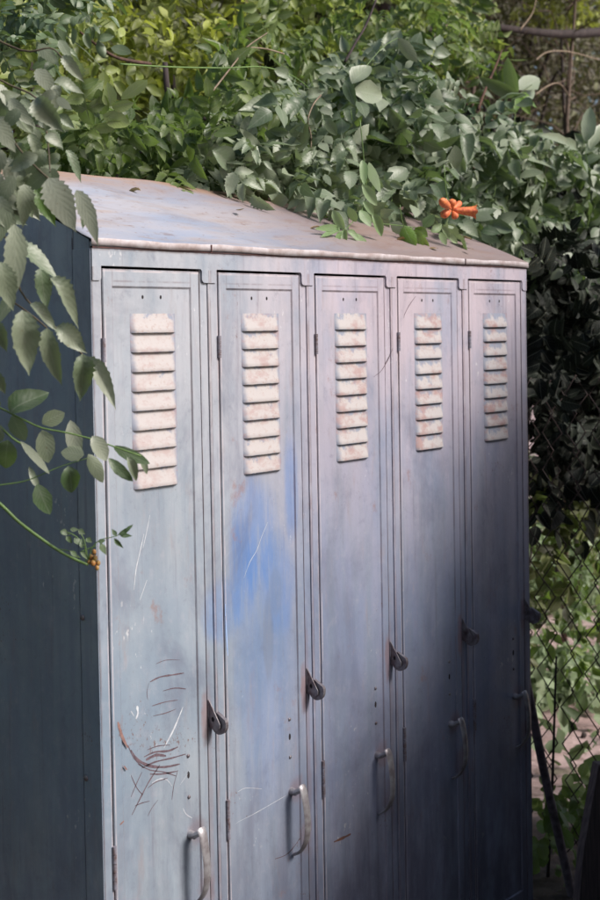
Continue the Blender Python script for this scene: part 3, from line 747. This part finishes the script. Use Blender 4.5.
def pxband(poly_top, poly_bot, x0, x1, Ya, Yb, wt=None):
    """a volume bounded below and above by heights that change along the row"""
    def f():
        while True:
            x = rng.uniform(x0, x1); t = np.interp(x, [a for a, _ in poly_top], [b for _, b in poly_top]); bt = np.interp(x, [a for a, _ in poly_bot], [b for _, b in poly_bot])
            y = rng.uniform(t, bt); Y = rng.uniform(Ya, Yb)
            return at(x, y, Y)
    return f

# vine mound that lies on the roof, centre and right (blue green oval leaflets)
A1 = at(330, 150, .55)
mass('roof_vine', 'dusty blue green vine mounded on the right half of the locker roof', 'vine', (1.6, .62, 0),
     pxband([(275,118),(310,70),(350,55),(420,60),(470,95),(520,118),(560,140),(620,130)], [(275,160),(320,222),(350,238),(420,236),(450,228),(500,236),(560,270),(620,285)], 285, 640, .30, .62),
     560, L_VINE, 'mixed', 3, .12, .058, .038, face=(-.45, -.7, .5), var=(.55, .34),
     trunk=[([(1.7, .8, 0), (1.65, .75, 1), (1.4, .65, 2.0), (1.1, .55, 2.2), (.8, .5, 2.25)], .018, .006), ([(1.65, .75, 1.4), (1.9, .7, 2.0), (2.3, .6, 2.2)], .012, .005)])
mass('roof_vine', 'pale grey leaved vine on the middle of the roof, left of the pale green sprig', 'vine', (1.0, .55, 0),
     pxband([(200,150),(240,135),(300,140),(340,150)], [(200,185),(240,196),(300,212),(350,236)], 205, 350, .34, .50),
     95, L_VINE, 'mixed', 3, .11, .058, .030, face=(-.5, -.6, .5), var=(.75, .2),
     trunk=[([(1.0, .7, 0), (.95, .65, 1.2), (.8, .52, 2.05)], .01, .004)])

mass('roof_vine', 'vine tips draped forward over the right half of the roof round the orange buds', 'vine', (1.2, .3, 1.95),
     pxband([(322,195),(460,190),(480,210)], [(322,226),(350,232),(440,236),(480,240)], 318, 470, .2, .34), 46, L_VINE, 'mixed', 2, .09, .054, .036, face=(-.4, -.8, .5), var=(.5, .35))

def hand_sprig(name, label, base, items, mat, kind, lines, Y, r=.0014):
    root = empty(name, base); tag(root, label, 'vine sprig', 'sprigs sticking out of the vines'); inv = Matrix.Translation(Vector(base)).inverted()
    for b, t, wp, var in items:
        P = at(*b, Y); Q = at(*t, Y-.02); lv = Leaves(); dist = (P-CAM)@F_
        lv.add(kind, P, Q-P, unit(unit(CAM-P)+np.array([0, 0, .35])+rv(.25)), np.linalg.norm(Q-P)*1.05, wp*dist/FPX, var)
        me = lv.mesh('leaf'); me.transform(inv); link('leaf', me, mat, root)
    bm = bmesh.new()
    for l in lines: tube(bm, smooth_path([at(u, v, Y) for u, v in l], 3), r, r*.6, 5)
    o = from_bm('stem', bm, M_STEM, root, True); o.data.transform(inv)
    return root
L_PALE = leaf_mat('leaf_pale_green', (.14, .24, .09), (.22, .34, .15), (.34, .45, .25), .45, .35, (.4, .55, .1))
b0 = tuple(at(360, 200, .2))
hand_sprig('vine_sprig', 'pale green young leaves hanging onto the roof front edge', b0,
  [((362,160),(366,182),9,.6),((369,162),(377,192),10,.9),((362,184),(377,205),11,.8),((333,210),(343,229),10,.8),((340,229),(321,224),8,.6),((340,230),(322,236),7,.5),((341,231),(333,243),6,.5),((344,230),(345,242),7,.5),((347,231),(360,236),8,.6),
   ((356,222),(350,208),9,.5),((352,234),(368,246),9,.6),((363,201),(375,214),8,.7),((360,210),(368,226),12,.4),((372,214),(384,234),11,.5),((404,226),(412,244),14,.3),((424,228),(432,214),12,.4),((431,232),(443,226),9,.7),((441,226),(452,236),7,.8),((446,234),(458,243),7,.9),((440,232),(446,244),7,.8)],
  L_PALE, 'oval', [[(360,120),(364,160),(366,200),(350,225),(342,231)], [(366,200),(362,212),(374,222),(404,226),(430,230),(446,236)]], .10)
hand_sprig('vine_sprig', 'bright yellow green leaf cluster on the roof beneath the orange buds', tuple(at(415, 235, .19)),
  [((404,226),(412,248),18,.5),((412,230),(424,250),14,.8),((418,238),(428,250),10,.9),((415,228),(430,238),13,.4)], L_BRIGHT, 'serr', [[(400,205),(404,226),(418,238)]], .09)
hand_sprig('vine_sprig', 'four leaf grey green sprig standing against the brown thicket, upper right', tuple(at(518, 90, .7)),
  [((516,96),(493,78),15,.6),((518,92),(507,62),17,.5),((519,90),(540,76),20,.9),((519,94),(540,90),14,.8)], L_VINE, 'oval', [[(512,140),(516,110),(518,92)]], .6)
hand_sprig('vine_sprig', 'bright green lobed leaf just under the four leaf sprig', tuple(at(520, 108, .7)),
  [((519,96),(541,104),13,.5),((519,98),(534,113),12,.7),((520,97),(516,112),9,.4)], L_BRIGHT, 'serr', [[(512,140),(516,110),(519,97)]], .59)
hand_sprig('vine_sprig', 'five long grey leaves in a row above the roof, left of centre', tuple(at(270, 150, .45)),
  [((244,156),(226,131),8,.9),((264,155),(244,128),10,.95),((242,160),(258,193),14,.9),((262,162),(281,192),12,.85),((277,168),(298,194),11,.7),((275,162),(290,138),21,.95),((262,180),(280,201),17,.8),((212,150),(236,166),24,.6),((235,184),(254,200),9,.7),((300,186),(288,200),12,.7)], L_VINE, 'oval', [[(236,186),(250,170),(262,158),(276,160),(320,165)]], .36)
hand_sprig('vine_sprig', 'pair of broad pale round leaves in the middle of the vine mound', tuple(at(360, 85, .3)),
  [((352,84),(368,62),20,.95),((352,92),(384,92),24,1.0),((346,80),(352,104),12,.1),((398,38),(416,62),13,.95),((388,185),(404,165),20,.7),((396,186),(372,198),13,.5),((388,200),(398,240),20,.15),((456,168),(452,150),18,.95),((420,196),(440,194),14,.5),((400,190),(416,210),14,.7)], L_VINE, 'oval', [[(352,120),(352,88),(380,50),(398,38)], [(388,185),(392,200),(388,210)]], .26)
hand_sprig('vine_sprig', 'tallest pale leaf spray at the right edge of the photo', tuple(at(590, 120, .4)),
  [((586,142),(592,108),16,1.0),((590,150),(604,120),14,.9),((570,146),(545,124),9,.9),((576,150),(562,138),12,.7),((585,165),(560,158),14,.8),((528,160),(560,164),17,.8),((527,168),(552,186),10,.7),((534,150),(512,148),12,.5),((588,168),(600,190),14,.6)], L_VINE, 'oval', [[(600,200),(588,165),(584,140)], [(588,168),(570,146),(545,126)]], .30)

# orange buds
root = empty('orange_flower_cluster', tuple(at(446, 205, .15))); tag(root, 'cluster of orange trumpet vine buds above the right end of the roof', 'flowers'); inv = Matrix.Translation(root.location).inverted()
bm = bmesh.new(); tube(bm, smooth_path([at(u, v, .07) for u, v in [(444,165),(446,190),(449,202),(452,210)]], 3), .0016, .0012, 6); o = from_bm('stem', bm, M_STEM, root, True); o.data.transform(inv)
def lathe_dir(name, mat, P, d, prof, L, lobes=0, n=14):
    d = Vector(d).normalized(); a = d.orthogonal().normalized(); c = d.cross(a); bm = bmesh.new(); rings = []
    for i, (t, r) in enumerate(prof):
        rings.append([bm.verts.new(Vector(P)+d*(L*t+(.0015*math.cos(lobes*2*math.pi*k/n) if lobes and i >= len(prof)-2 else 0))+(a*math.cos(2*math.pi*k/n)+c*math.sin(2*math.pi*k/n))*r*(1+(.22*math.cos(lobes*2*math.pi*k/n) if lobes and i >= len(prof)-2 else .05*math.sin(5*2*math.pi*k/n+i)))) for k in range(n)])
    for i in range(len(rings)-1):
        for k in range(n): bm.faces.new((rings[i][k], rings[i][(k+1) % n], rings[i+1][(k+1) % n], rings[i+1][k]))
    bm.faces.new(rings[0])
    if not lobes: bm.faces.new(rings[-1][::-1])
    o = from_bm(name, bm, mat, root, True); o.data.transform(inv); return o
fc = at(452, 210, .07)
for (u, v), L, r in (((442,201),.034,.0105), ((452,200),.030,.0105), ((443,215),.032,.0105), ((456,218),.026,.009), ((460,203),.024,.008)):
    e = at(u, v, .055+rng.uniform(-.02, .02)); d = e-fc
    lathe_dir('bud', M_ORANGE, fc+d*.15, d, [(0, .003), (.15, .0045), (.35, r*.85), (.65, r*1.1), (.85, r*.95), (1, r*.35)], np.linalg.norm(d)*.95)
d = at(475, 212, .03)-fc
lathe_dir('flower_tube', M_ORANGE, fc, d, [(0, .004), (.2, .007), (.5, .0105), (.8, .0125), (.95, .014), (1.02, .017)], np.linalg.norm(d), 5, 20)

L_DRY = leaf_mat('leaf_dry', (.10, .05, .025), (.20, .11, .05), (.32, .22, .10), .7, .1)
for k, (x, y) in enumerate([(.62, .22), (.83, .14), (.97, .20), (1.10, .09), (1.24, .16), (1.33, .06), (1.42, .14), (.40, .30), (1.17, .04)]):
    lv = Leaves(); z = TOP+.010+RISE*y/DEP; a_ = rng.uniform(0, 6.28)
    lv.add('oval', (0, 0, 0), (math.cos(a_), math.sin(a_), .1), (.1, -.3, 1), rng.uniform(.022, .04), rng.uniform(.012, .02))
    o = link('fallen_leaf', lv.mesh('fallen_leaf'), L_DRY, None); o.location = (x, y, z)
    tag(o, 'small dry brown leaf lying loose on the bare metal roof', 'leaf', 'dry leaves fallen on the locker roof')

# mid green vines behind the roof, left and centre
mass('climbing_vine', 'mid green climbing vine behind the left half of the locker roof', 'vine', (.5, .7, 0),
     pxband([(60,120),(100,110),(160,95),(220,100),(300,90),(340,100)], [(60,190),(120,192),(200,200),(300,215),(340,215)], 55, 340, .46, .78),
     230, L_MID, 'mixed', 3, .13, .058, .034, face=(-.45, -.7, .4), var=(.4, .3), trunk=[([(.4, .8, 0), (.45, .75, 1.4), (.6, .6, 2.1)], .012, .004)])
mass('climbing_vine', 'dark green leafy vine hanging over the upper middle of the thicket', 'vine', (1.2, 1.0, 0),
     pxband([(200,40),(260,20),(330,0),(430,0),(480,20)], [(200,110),(260,120),(330,120),(430,90),(480,80)], 200, 480, .75, 1.1),
     130, L_MID, 'lance', 4, .17, .062, .028, face=(-.4, -.7, .5), var=(.3, .25), trunk=[([(1.2, 1.1, 0), (1.25, 1.05, 1.6), (1.1, .95, 2.5)], .02, .008)])
mass('climbing_vine', 'dense drooping vine with fern like leaves in the top left corner', 'vine', (.2, 1.0, 0),
     pxband([(-20,-30),(70,-30)], [(-20,70),(70,10)], -20, 70, .6, .9), 40, L_MIDN, 'oval', 5, .17, .045, .024, face=(-.4, -.7, .5), var=(.3, .25), trunk=[([(-.1, .9, 0), (0, .85, 1.6), (.1, .8, 2.7)], .02, .008)])

# yellow green shrubs farther back, upper left
for i, (u, v, Y, rx, rz, n) in enumerate([(60, 40, 1.9, .55, .35, 520), (200, 10, 2.1, .6, .3, 420), (150, 90, 1.6, .5, .3, 380)]):
    c = at(u, v, Y)
    lab = ['yellow green shrub behind the top left corner of the thicket', 'yellow green shrub behind the long arching green stem', 'deeper yellow green shrub seen low above the left part of the roof'][i]
    mass('shrub', lab, 'shrub', (c[0], c[1], 0), ell(c, (rx, .35, rz), .1), n, L_YEL, 'oval', 2, .07, .036, .022, var=(.42, .4), trunk=[([(c[0], c[1]+.1, 0), (c[0]+.1, c[1], 1.2), tuple(c)], .03, .01), ([(c[0]+.1, c[1], 1.2), (c[0]-.3, c[1], c[2])], .015, .006)], bark=M_BARK, stems=False)
for (u, v, Y, rx, rz, n, m, lab) in [(300, 25, 1.35, .42, .28, 260, 'L_SUNNY', 'sunny mid green shrub showing behind the upper middle of the thicket'), (430, 25, 1.3, .35, .22, 170, 'L_SUNNY', 'mid green shrub left of the brown twig tangle at the top'),
        (170, 50, 1.3, .45, .25, 230, 'L_YEL', 'bright yellow green shrub under the long green tendril'), (30, 60, 1.3, .35, .35, 200, 'L_SUNNY', 'sunny green shrub behind the drooping corner vine'), (560, 5, 2.0, .5, .2, 120, 'L_YEL', 'yellow green twigs lit above the level dark branch')]:
    c = at(u, v, Y)
    mass('shrub', lab, 'shrub', (c[0], c[1], 0), ell(c, (rx, .3, rz), .1), n, globals()[m], 'oval', 2, .08, .045, .026, var=(.5, .35), trunk=[([(c[0], c[1]+.1, 0), (c[0]+.1, c[1], 1.2), tuple(c)], .02, .008)])
# dark deep thicket: trees behind
def dark_tree(lab, u, v, Y, r, n, mat, ll, lw, var=(.4, .3), single=True, bark=None, name='tree', tr=.07):
    c = at(u, v, Y)
    limbs = [([(c[0]+.1, c[1]+.2, 0), (c[0], c[1]+.15, c[2]*.5), (c[0]+.05, c[1], c[2])], tr, tr*.4)]
    for k in range(9):
        a = rng.uniform(0, 6.28); e = c+np.array([math.cos(a)*r[0]*.9, math.sin(a)*r[1]*.7-.1, rng.uniform(-.8, .9)*r[2]])
        limbs.append(([(c[0], c[1]+.1, c[2]*rng.uniform(.5, .8)), tuple(c*.5+e*.5+rv(.08)), tuple(e)], tr*.28, tr*.08))
    mass(name, lab, 'tree', (c[0], c[1], 0), ell(c, r, .0), n, mat, 'far', 1, .1, ll, lw, var=var, single=single, trunk=limbs, bark=bark, sp=.9)
dark_tree('olive leaved tree with brown twigs in the upper right background', 520, 40, 2.6, (1.3, .8, .8), 6500, L_BROWN, .05, .026, (.35, .3), tr=.05)
dark_tree('olive green tree behind the middle of the thicket', 330, 40, 2.6, (1.2, .7, .8), 5500, L_OLIVE, .055, .03, (.5, .3), bark=M_BARK, tr=.05)
dark_tree('reddish barked tree behind the upper left thicket', 110, 40, 2.9, (1.2, .6, .9), 5000, L_OLIVE, .055, .03, (.7, .3), bark=M_BARK)
# big dense trees closing the background
def hedge(lab, x0, x1, y0, y1, z0, z1, n, mat, ll, name='hedge', cat='hedge'):
    root = empty(name, ((x0+x1)/2, (y0+y1)/2, 0)); tag(root, lab, cat); inv = Matrix.Translation(root.location).inverted()
    lv = Leaves()
    for i in range(n):
        p = np.array([rng.uniform(x0, x1), y0+(y1-y0)*rng.random()**1.5, rng.uniform(z0, z1)+.12*math.sin(rng.random()*9)])
        lv.add('far', p, unit(rv()+np.array([0, 0, -.3])), unit(np.array([-.5, -.6, .4])+rv(.8)), ll*rng.uniform(.6, 1.3), ll*.55, rng.random())
    me = lv.mesh('foliage'); me.transform(inv); link('foliage', me, mat, root)
    bm = bmesh.new()
    k = int((x1-x0)/.6)+1
    for i in range(k):
        x = x0+(x1-x0)*(i+.5)/k; tube(bm, smooth_path([(x, y0+(y1-y0)*.8, 0), (x+rng.normal(0, .08), (y0+y1)/2, z1*.5), (x+rng.normal(0, .15), (y0+y1)/2, z1*.97)], 3), .009, .005, 6)
    o = from_bm('trunk', bm, M_BARKD, root, True); o.data.transform(inv)
hedge('tall dark evergreen hedge closing the view behind the thicket', -1.2, 12.5, 3.4, 4.6, 1.3, 5.2, 30000, L_BROWN, .13)
# dark vine curtain right of the lockers, over the fence
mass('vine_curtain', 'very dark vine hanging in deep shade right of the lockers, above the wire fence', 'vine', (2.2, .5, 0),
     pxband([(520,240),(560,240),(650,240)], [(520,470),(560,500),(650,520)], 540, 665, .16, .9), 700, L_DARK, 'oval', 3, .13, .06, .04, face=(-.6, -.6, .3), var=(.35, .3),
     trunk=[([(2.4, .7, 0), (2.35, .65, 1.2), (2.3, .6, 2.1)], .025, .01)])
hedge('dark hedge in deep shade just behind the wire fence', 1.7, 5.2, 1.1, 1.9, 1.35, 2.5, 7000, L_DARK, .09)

# trunks, branches and twigs that show
def branch(lab, pts, r0, r1, mat, name='branch', cat='branch', n=8):
    p0 = pts[0]; bm = bmesh.new(); tube(bm, smooth_path(pts, 5), r0, r1, n); o = from_bm(name, bm, mat, None, True)
    o.data.transform(Matrix.Translation(Vector(p0)).inverted()); o.location = Vector(p0); tag(o, lab, cat); return o
branch('thick dark branch running level across the upper right corner', [at(470,22,1.5), at(520,30,1.5), at(570,34,1.5), at(640,28,1.5)], .012, .028, M_BARKD)
branch('reddish branch slanting down right in the upper left thicket', [at(80,32,1.0), at(98,46,1.0), at(118,58,1.0), at(150,64,1.05)], .003, .006, M_BARK)
branch('straight dry pale twig leaning in the thicket above the roof', [at(211,93,.5), at(236,61,.5), at(247,47,.5), at(267,33,.5)], .0028, .0016, M_TWIG, 'dry_twig', 'twig', 5)
branch('short forked pale twig beside the straight dry twig', [at(247,47,.5), at(266,49,.5), at(284,54,.5)], .0014, .0026, M_TWIG, 'dry_twig', 'twig', 5)
branch('long thin green tendril arching across the upper middle', [at(120,64,.42), at(170,67,.42), at(225,68,.42), at(262,67,.42), at(288,74,.42), at(304,84,.42), at(314,95,.42)], .0022, .0016, M_STEM, 'tendril', 'tendril', 5)
branch('pale hanging tendril end above the vine mound', [at(321,95,.3), at(313,105,.3), at(308,120,.3), at(311,135,.3), at(311,148,.3)], .0022, .0015, M_TWIG, 'tendril', 'tendril', 5)
branch('reddish upright twig behind the vine mound', [at(478,110,.8), at(486,88,.8), at(495,68,.8), at(502,50,.8)], .006, .003, M_BARK)
branch('dark slim branch rising through the vine mound', [at(345,62,.42), at(356,42,.42), at(366,25,.42), at(376,0,.42)], .004, .003, M_BARKD)
for lab, l in (('thin brown twig arching low in the upper right thicket', [(468,55),(470,70),(482,80),(490,84)]), ('thin brown twig crossing level below the thick branch', [(536,60),(548,52),(570,52),(600,60)]), ('thin looping brown twig in the upper right thicket', [(535,95),(548,86),(560,84),(572,100)]),
               ('thin twig leaning from the thick dark branch', [(520,30),(532,14),(536,0)]), ('thin brown twig at the far top, right of the vine mound', [(430,40),(450,22),(462,8)])):
    branch(lab, [at(u, v, 1.2) for u, v in l], .004, .003, M_TWIG, 'brown_twig', 'twig', 5)

def bare_shrub(lab, u, v, Y, n, r):
    c = at(u, v, Y); b = Vector((c[0], c[1]+.1, 0)); bm = bmesh.new()
    tube(bm, [(0, 0, 0), (.02, -.03, c[2]*.5), (0, -.05, c[2]-.2), (.03, -.1, c[2]+.5)], .02, .007, 6)
    for k in range(n):
        z = rng.uniform(c[2]-.5, c[2]+.45); p = np.array([0, -.05, z]); pts = [p]; d = unit([rng.normal(), rng.normal()*.5, rng.uniform(-.2, .7)])
        for q in range(6): d = unit(d+rv(.35)); p = p+d*r/6; pts.append(p)
        tube(bm, smooth_path(pts, 2), .0045, .0012, 4)
    o = from_bm('bare_shrub', bm, M_TWIGB, None, True); o.location = b; tag(o, lab, 'shrub')
M_TWIGB = simple('brown_twig', (.16, .11, .08), (.07, .05, .04), 60, .85)
bare_shrub('tangle of bare brown twigs in the upper right thicket, left of the level dark branch', 480, 70, 1.6, 26, .6)
bare_shrub('tangle of bare brown twigs under the level dark branch at the right edge', 575, 80, 1.5, 26, .6)
bare_shrub('tangle of bare brown twigs left of the top centre', 265, 50, 1.3, 14, .4)

# ================================================================== FENCE AT RIGHT
def fence():
    X0 = 2.0; ya, yb = -.75, .48; zt = 1.55
    root = empty('chain_link_fence', (X0, yb, 0)); inv = Matrix.Translation(root.location).inverted()
    tag(root, 'rusty chain link fence standing past the right end of the lockers', 'fence')
    bm = bmesh.new(); dw = .085; dh = .115
    cols = int((yb-ya)/dw*2); rows = int(zt/dh*2)
    for k in range(int((yb-ya)/dw)+1):            # each wire zigzags down between its neighbours
        for sg in (0, 1):
            pts = []
            for j in range(rows+1):
                y = ya+k*dw+((j % 2) ^ sg)*dw/2
                if sg: y = ya+k*dw+(1-(j % 2))*dw/2
                z = zt-j*dh/2
                bulge = .02*math.sin(z*3+y*4)+.01*math.sin(y*11+z*7)
                if sg == 0: pts.append((X0+bulge+.002*(1 if j % 2 else -1), y+.006*math.sin(z*9)+.01*math.sin(z*2.3+1), z+.008*math.sin(y*13)))
            if sg == 0:
                tube(bm, pts, .0024, .0024, 5)
                pts2 = [(p[0]+.004, 2*(ya+k*dw)-p[1]+dw*1.0 if False else ya+k*dw-(p[1]-ya-k*dw)+.0, p[2]) for p in pts]
                tube(bm, pts2, .0024, .0024, 5)
    o = from_bm('wire_mesh', bm, M_WIRE, root, True); o.data.transform(inv)
    for y in (ya, yb):
        bm = bmesh.new(); tube(bm, [(X0+.02, y, 0), (X0+.02, y, zt+.06)], .024, .024, 12); o = from_bm('post', bm, M_GALV, root, True); o.data.transform(inv)
fence()
# leaning pipe and the dark board at the lower right
branch('bent purplish pipe leaning behind the right end of the lockers', [at(522,655,.12), at(530,700,.12), at(546,780,.11), at(562,850,.10), at(582,940,.08)], .013, .014, M_GALV, 'leaning_pipe', 'pipe', 12)
def board():
    bm = bmesh.new(); P = [at(599,765,-.12), at(640,765,-.12), at(640,960,-.12), at(574,960,-.12), at(584,850,-.12)]
    vs = [bm.verts.new(p) for p in P]; f = bm.faces.new(vs); r = bmesh.ops.extrude_face_region(bm, geom=[f]); bmesh.ops.translate(bm, verts=[v for v in r['geom'] if isinstance(v, bmesh.types.BMVert)], vec=(.02, .03, 0))
    o = from_bm('leaning_board', bm, M_WOOD, None); c = Vector(P[3]); o.data.transform(Matrix.Translation(c).inverted()); o.location = c
    tag(o, 'dark brown weathered board leaning at the bottom right corner', 'board')
board()
# weeds at the fence foot and lit plants beyond
L_WEED = leaf_mat('leaf_weed', (.07, .11, .03), (.16, .24, .06), (.30, .40, .12), .5, .35)
mass('fence_weed', 'round leaved green weed at the foot of the fence beside the lockers', 'weed', (2.0, .15, 0),
     pxband([(515,750),(545,775),(600,780)], [(515,920),(600,920)], 543, 602, .12, .45), 95, L_WEED, 'oval', 1, .05, .05, .044, var=(.45, .3), trunk=[([(1.95, .2, 0), (1.95, .18, .3), (1.93, .15, .7)], .006, .003)])
mass('fence_weed', 'fresh green creeper climbing the fence where it meets the dark curtain', 'weed', (2.2, .4, 0),
     pxband([(527,480),(545,500),(600,520)], [(527,600),(550,640),(600,680)], 530, 602, .25, .6), 55, L_BRIGHT, 'lance', 1, .06, .05, .028, var=(.5, .3), trunk=[([(2.2, .45, 0), (2.2, .42, .8), (2.2, .4, 1.35)], .006, .003)])
mass('climbing_vine', 'thin green vine threaded through the fence under the dark curtain', 'vine', (2.3, .5, 0),
     pxband([(527,470),(600,480)], [(527,640),(600,610)], 524, 604, .3, .7), 60, L_OLIVE, 'oval', 2, .09, .06, .036, var=(.55, .4), trunk=[([(2.35, .55, 0), (2.3, .5, .8), (2.3, .45, 1.5)], .008, .003)])
gr = Leaves()
for i in range(9000):
    x = rng.uniform(2.4, 12); y = rng.uniform(-1.5, 6)
    dns = math.sin(x*1.7+1.2)*math.cos(y*1.9+.5)+.6*math.sin(x*.9-y*1.3)
    if dns < -.45: continue
    h = rng.uniform(.0, .28)
    gr.add('far', (x, y, h), unit(rv(.6)+UP*.6), unit(np.array([-.5, -.5, .8])+rv(.5)), rng.uniform(.05, .13), rng.uniform(.03, .06))
o = link('ground_cover', gr.mesh('ground_cover'), L_GROUND, None); tag(o, 'patchy green plants growing on the dirt beyond the fence', 'plants', kind='stuff')
for i, (u, v, Y, r, n, lab) in enumerate([(600, 640, 1.9, .3, 130, 'grey green bush beyond the fence at the right edge'), (560, 690, 1.2, .34, 260, 'leafy green bush seen through the lower half of the fence'), (548, 585, 2.3, .6, 460, 'grey green bush seen through the fence below the dark curtain'), (585, 525, 3.0, .8, 520, 'olive bush far behind the fence at the right edge'), (585, 770, .8, .20, 70, 'bright weed clump beside the dark board behind the fence')]):
    c = at(u, v, Y)
    mass('bush', lab, 'bush', (c[0], c[1], 0), ell(c, (r, r*.8, r*.7), 0), n, [L_GROUND, L_GROUND, L_GROUND, L_OLIVE, L_GROUND][i], 'oval', 2, .09, .06, .032, var=(.45, .3), trunk=[([(c[0], c[1], 0), (c[0], c[1]+.03, c[2]*.6), tuple(c)], .012, .004)], stems=False)

# ================================================================== UNSEEN SHRUBS AND TREE ADDED to shade the cabinet and thicket
L_OLIVED = leaf_mat('leaf_added_shade_shrub', (.02, .02, .015), (.03, .035, .02), (.05, .06, .03), .6, .08)
def shade_shrub(lab, c, r, n, mat, ll, base, group=None):
    mass('shrub', lab, 'shrub', base, ell(c, r, .0), n, mat, 'far', 1, .1, ll, ll*.6, single=True, sp=1.2, trunk=[([base, (base[0], base[1], c[2]*.6), tuple(c)], .03, .01)] )  # unseen shrubs added for shade
shade_shrub('tall unseen shrub added to shade the right end of the lockers', (1.95, -.86, 1.1), (.75, .42, 1.3), 11000, L_OLIVED, .11, (1.95, -.86, 0))
shade_shrub('unseen leafy shrub added to shade the fourth locker', (1.25, -.95, .65), (.54, .35, 1.0), 7000, L_OLIVED, .11, (1.22, -.98, 0))
shade_shrub('small dense unseen shrub added to shade the last locker', (2.02, -.58, .8), (.48, .27, 1.0), 8000, L_OLIVED, .11, (2.02, -.58, 0))
shade_shrub('low unseen shrub added to shade the middle lockers', (.6, -1.25, .25), (.7, .36, .66), 5000, L_OLIVED, .11, (.55, -1.25, 0))
shade_shrub('dark unseen shrub added to cast shade from the right of the lockers', (2.9, -1.5, 1.1), (.7, .5, 1.1), 6000, L_OLIVED, .12, (2.9, -1.5, 0))
shade_shrub('tall unseen shrub added out in front on the left to block sky light', (-3.6, -4.0, 2.8), (1.9, 1.4, 2.8), 12000, L_OLIVED, .2, (-3.6, -4.0, 0))
shade_shrub('unseen leafy shrub added left of the lockers, shading their side and carrying the vines', (-.95, .65, 1.3), (.38, .65, 1.25), 2600, L_MID, .09, (-.95, .65, 0))
mass('tree', 'spreading tree added with its crown above the view to shade the thicket behind the fence', 'tree', (4.2, 2.6, 0), ell((3.4, 1.7, 4.3), (2.3, 1.3, .7), .0), 9000, L_MID, 'far', 1, .1, .13, .08, single=True, sp=1.2,
     trunk=[([(4.2, 2.6, 0), (4.1, 2.5, 2.2), (3.6, 2.0, 4.2)], .10, .05), ([(4.1, 2.5, 2.4), (4.8, 2.1, 4.2)], .05, .02), ([(3.9, 2.3, 3.2), (2.4, 1.5, 4.3)], .05, .02)])
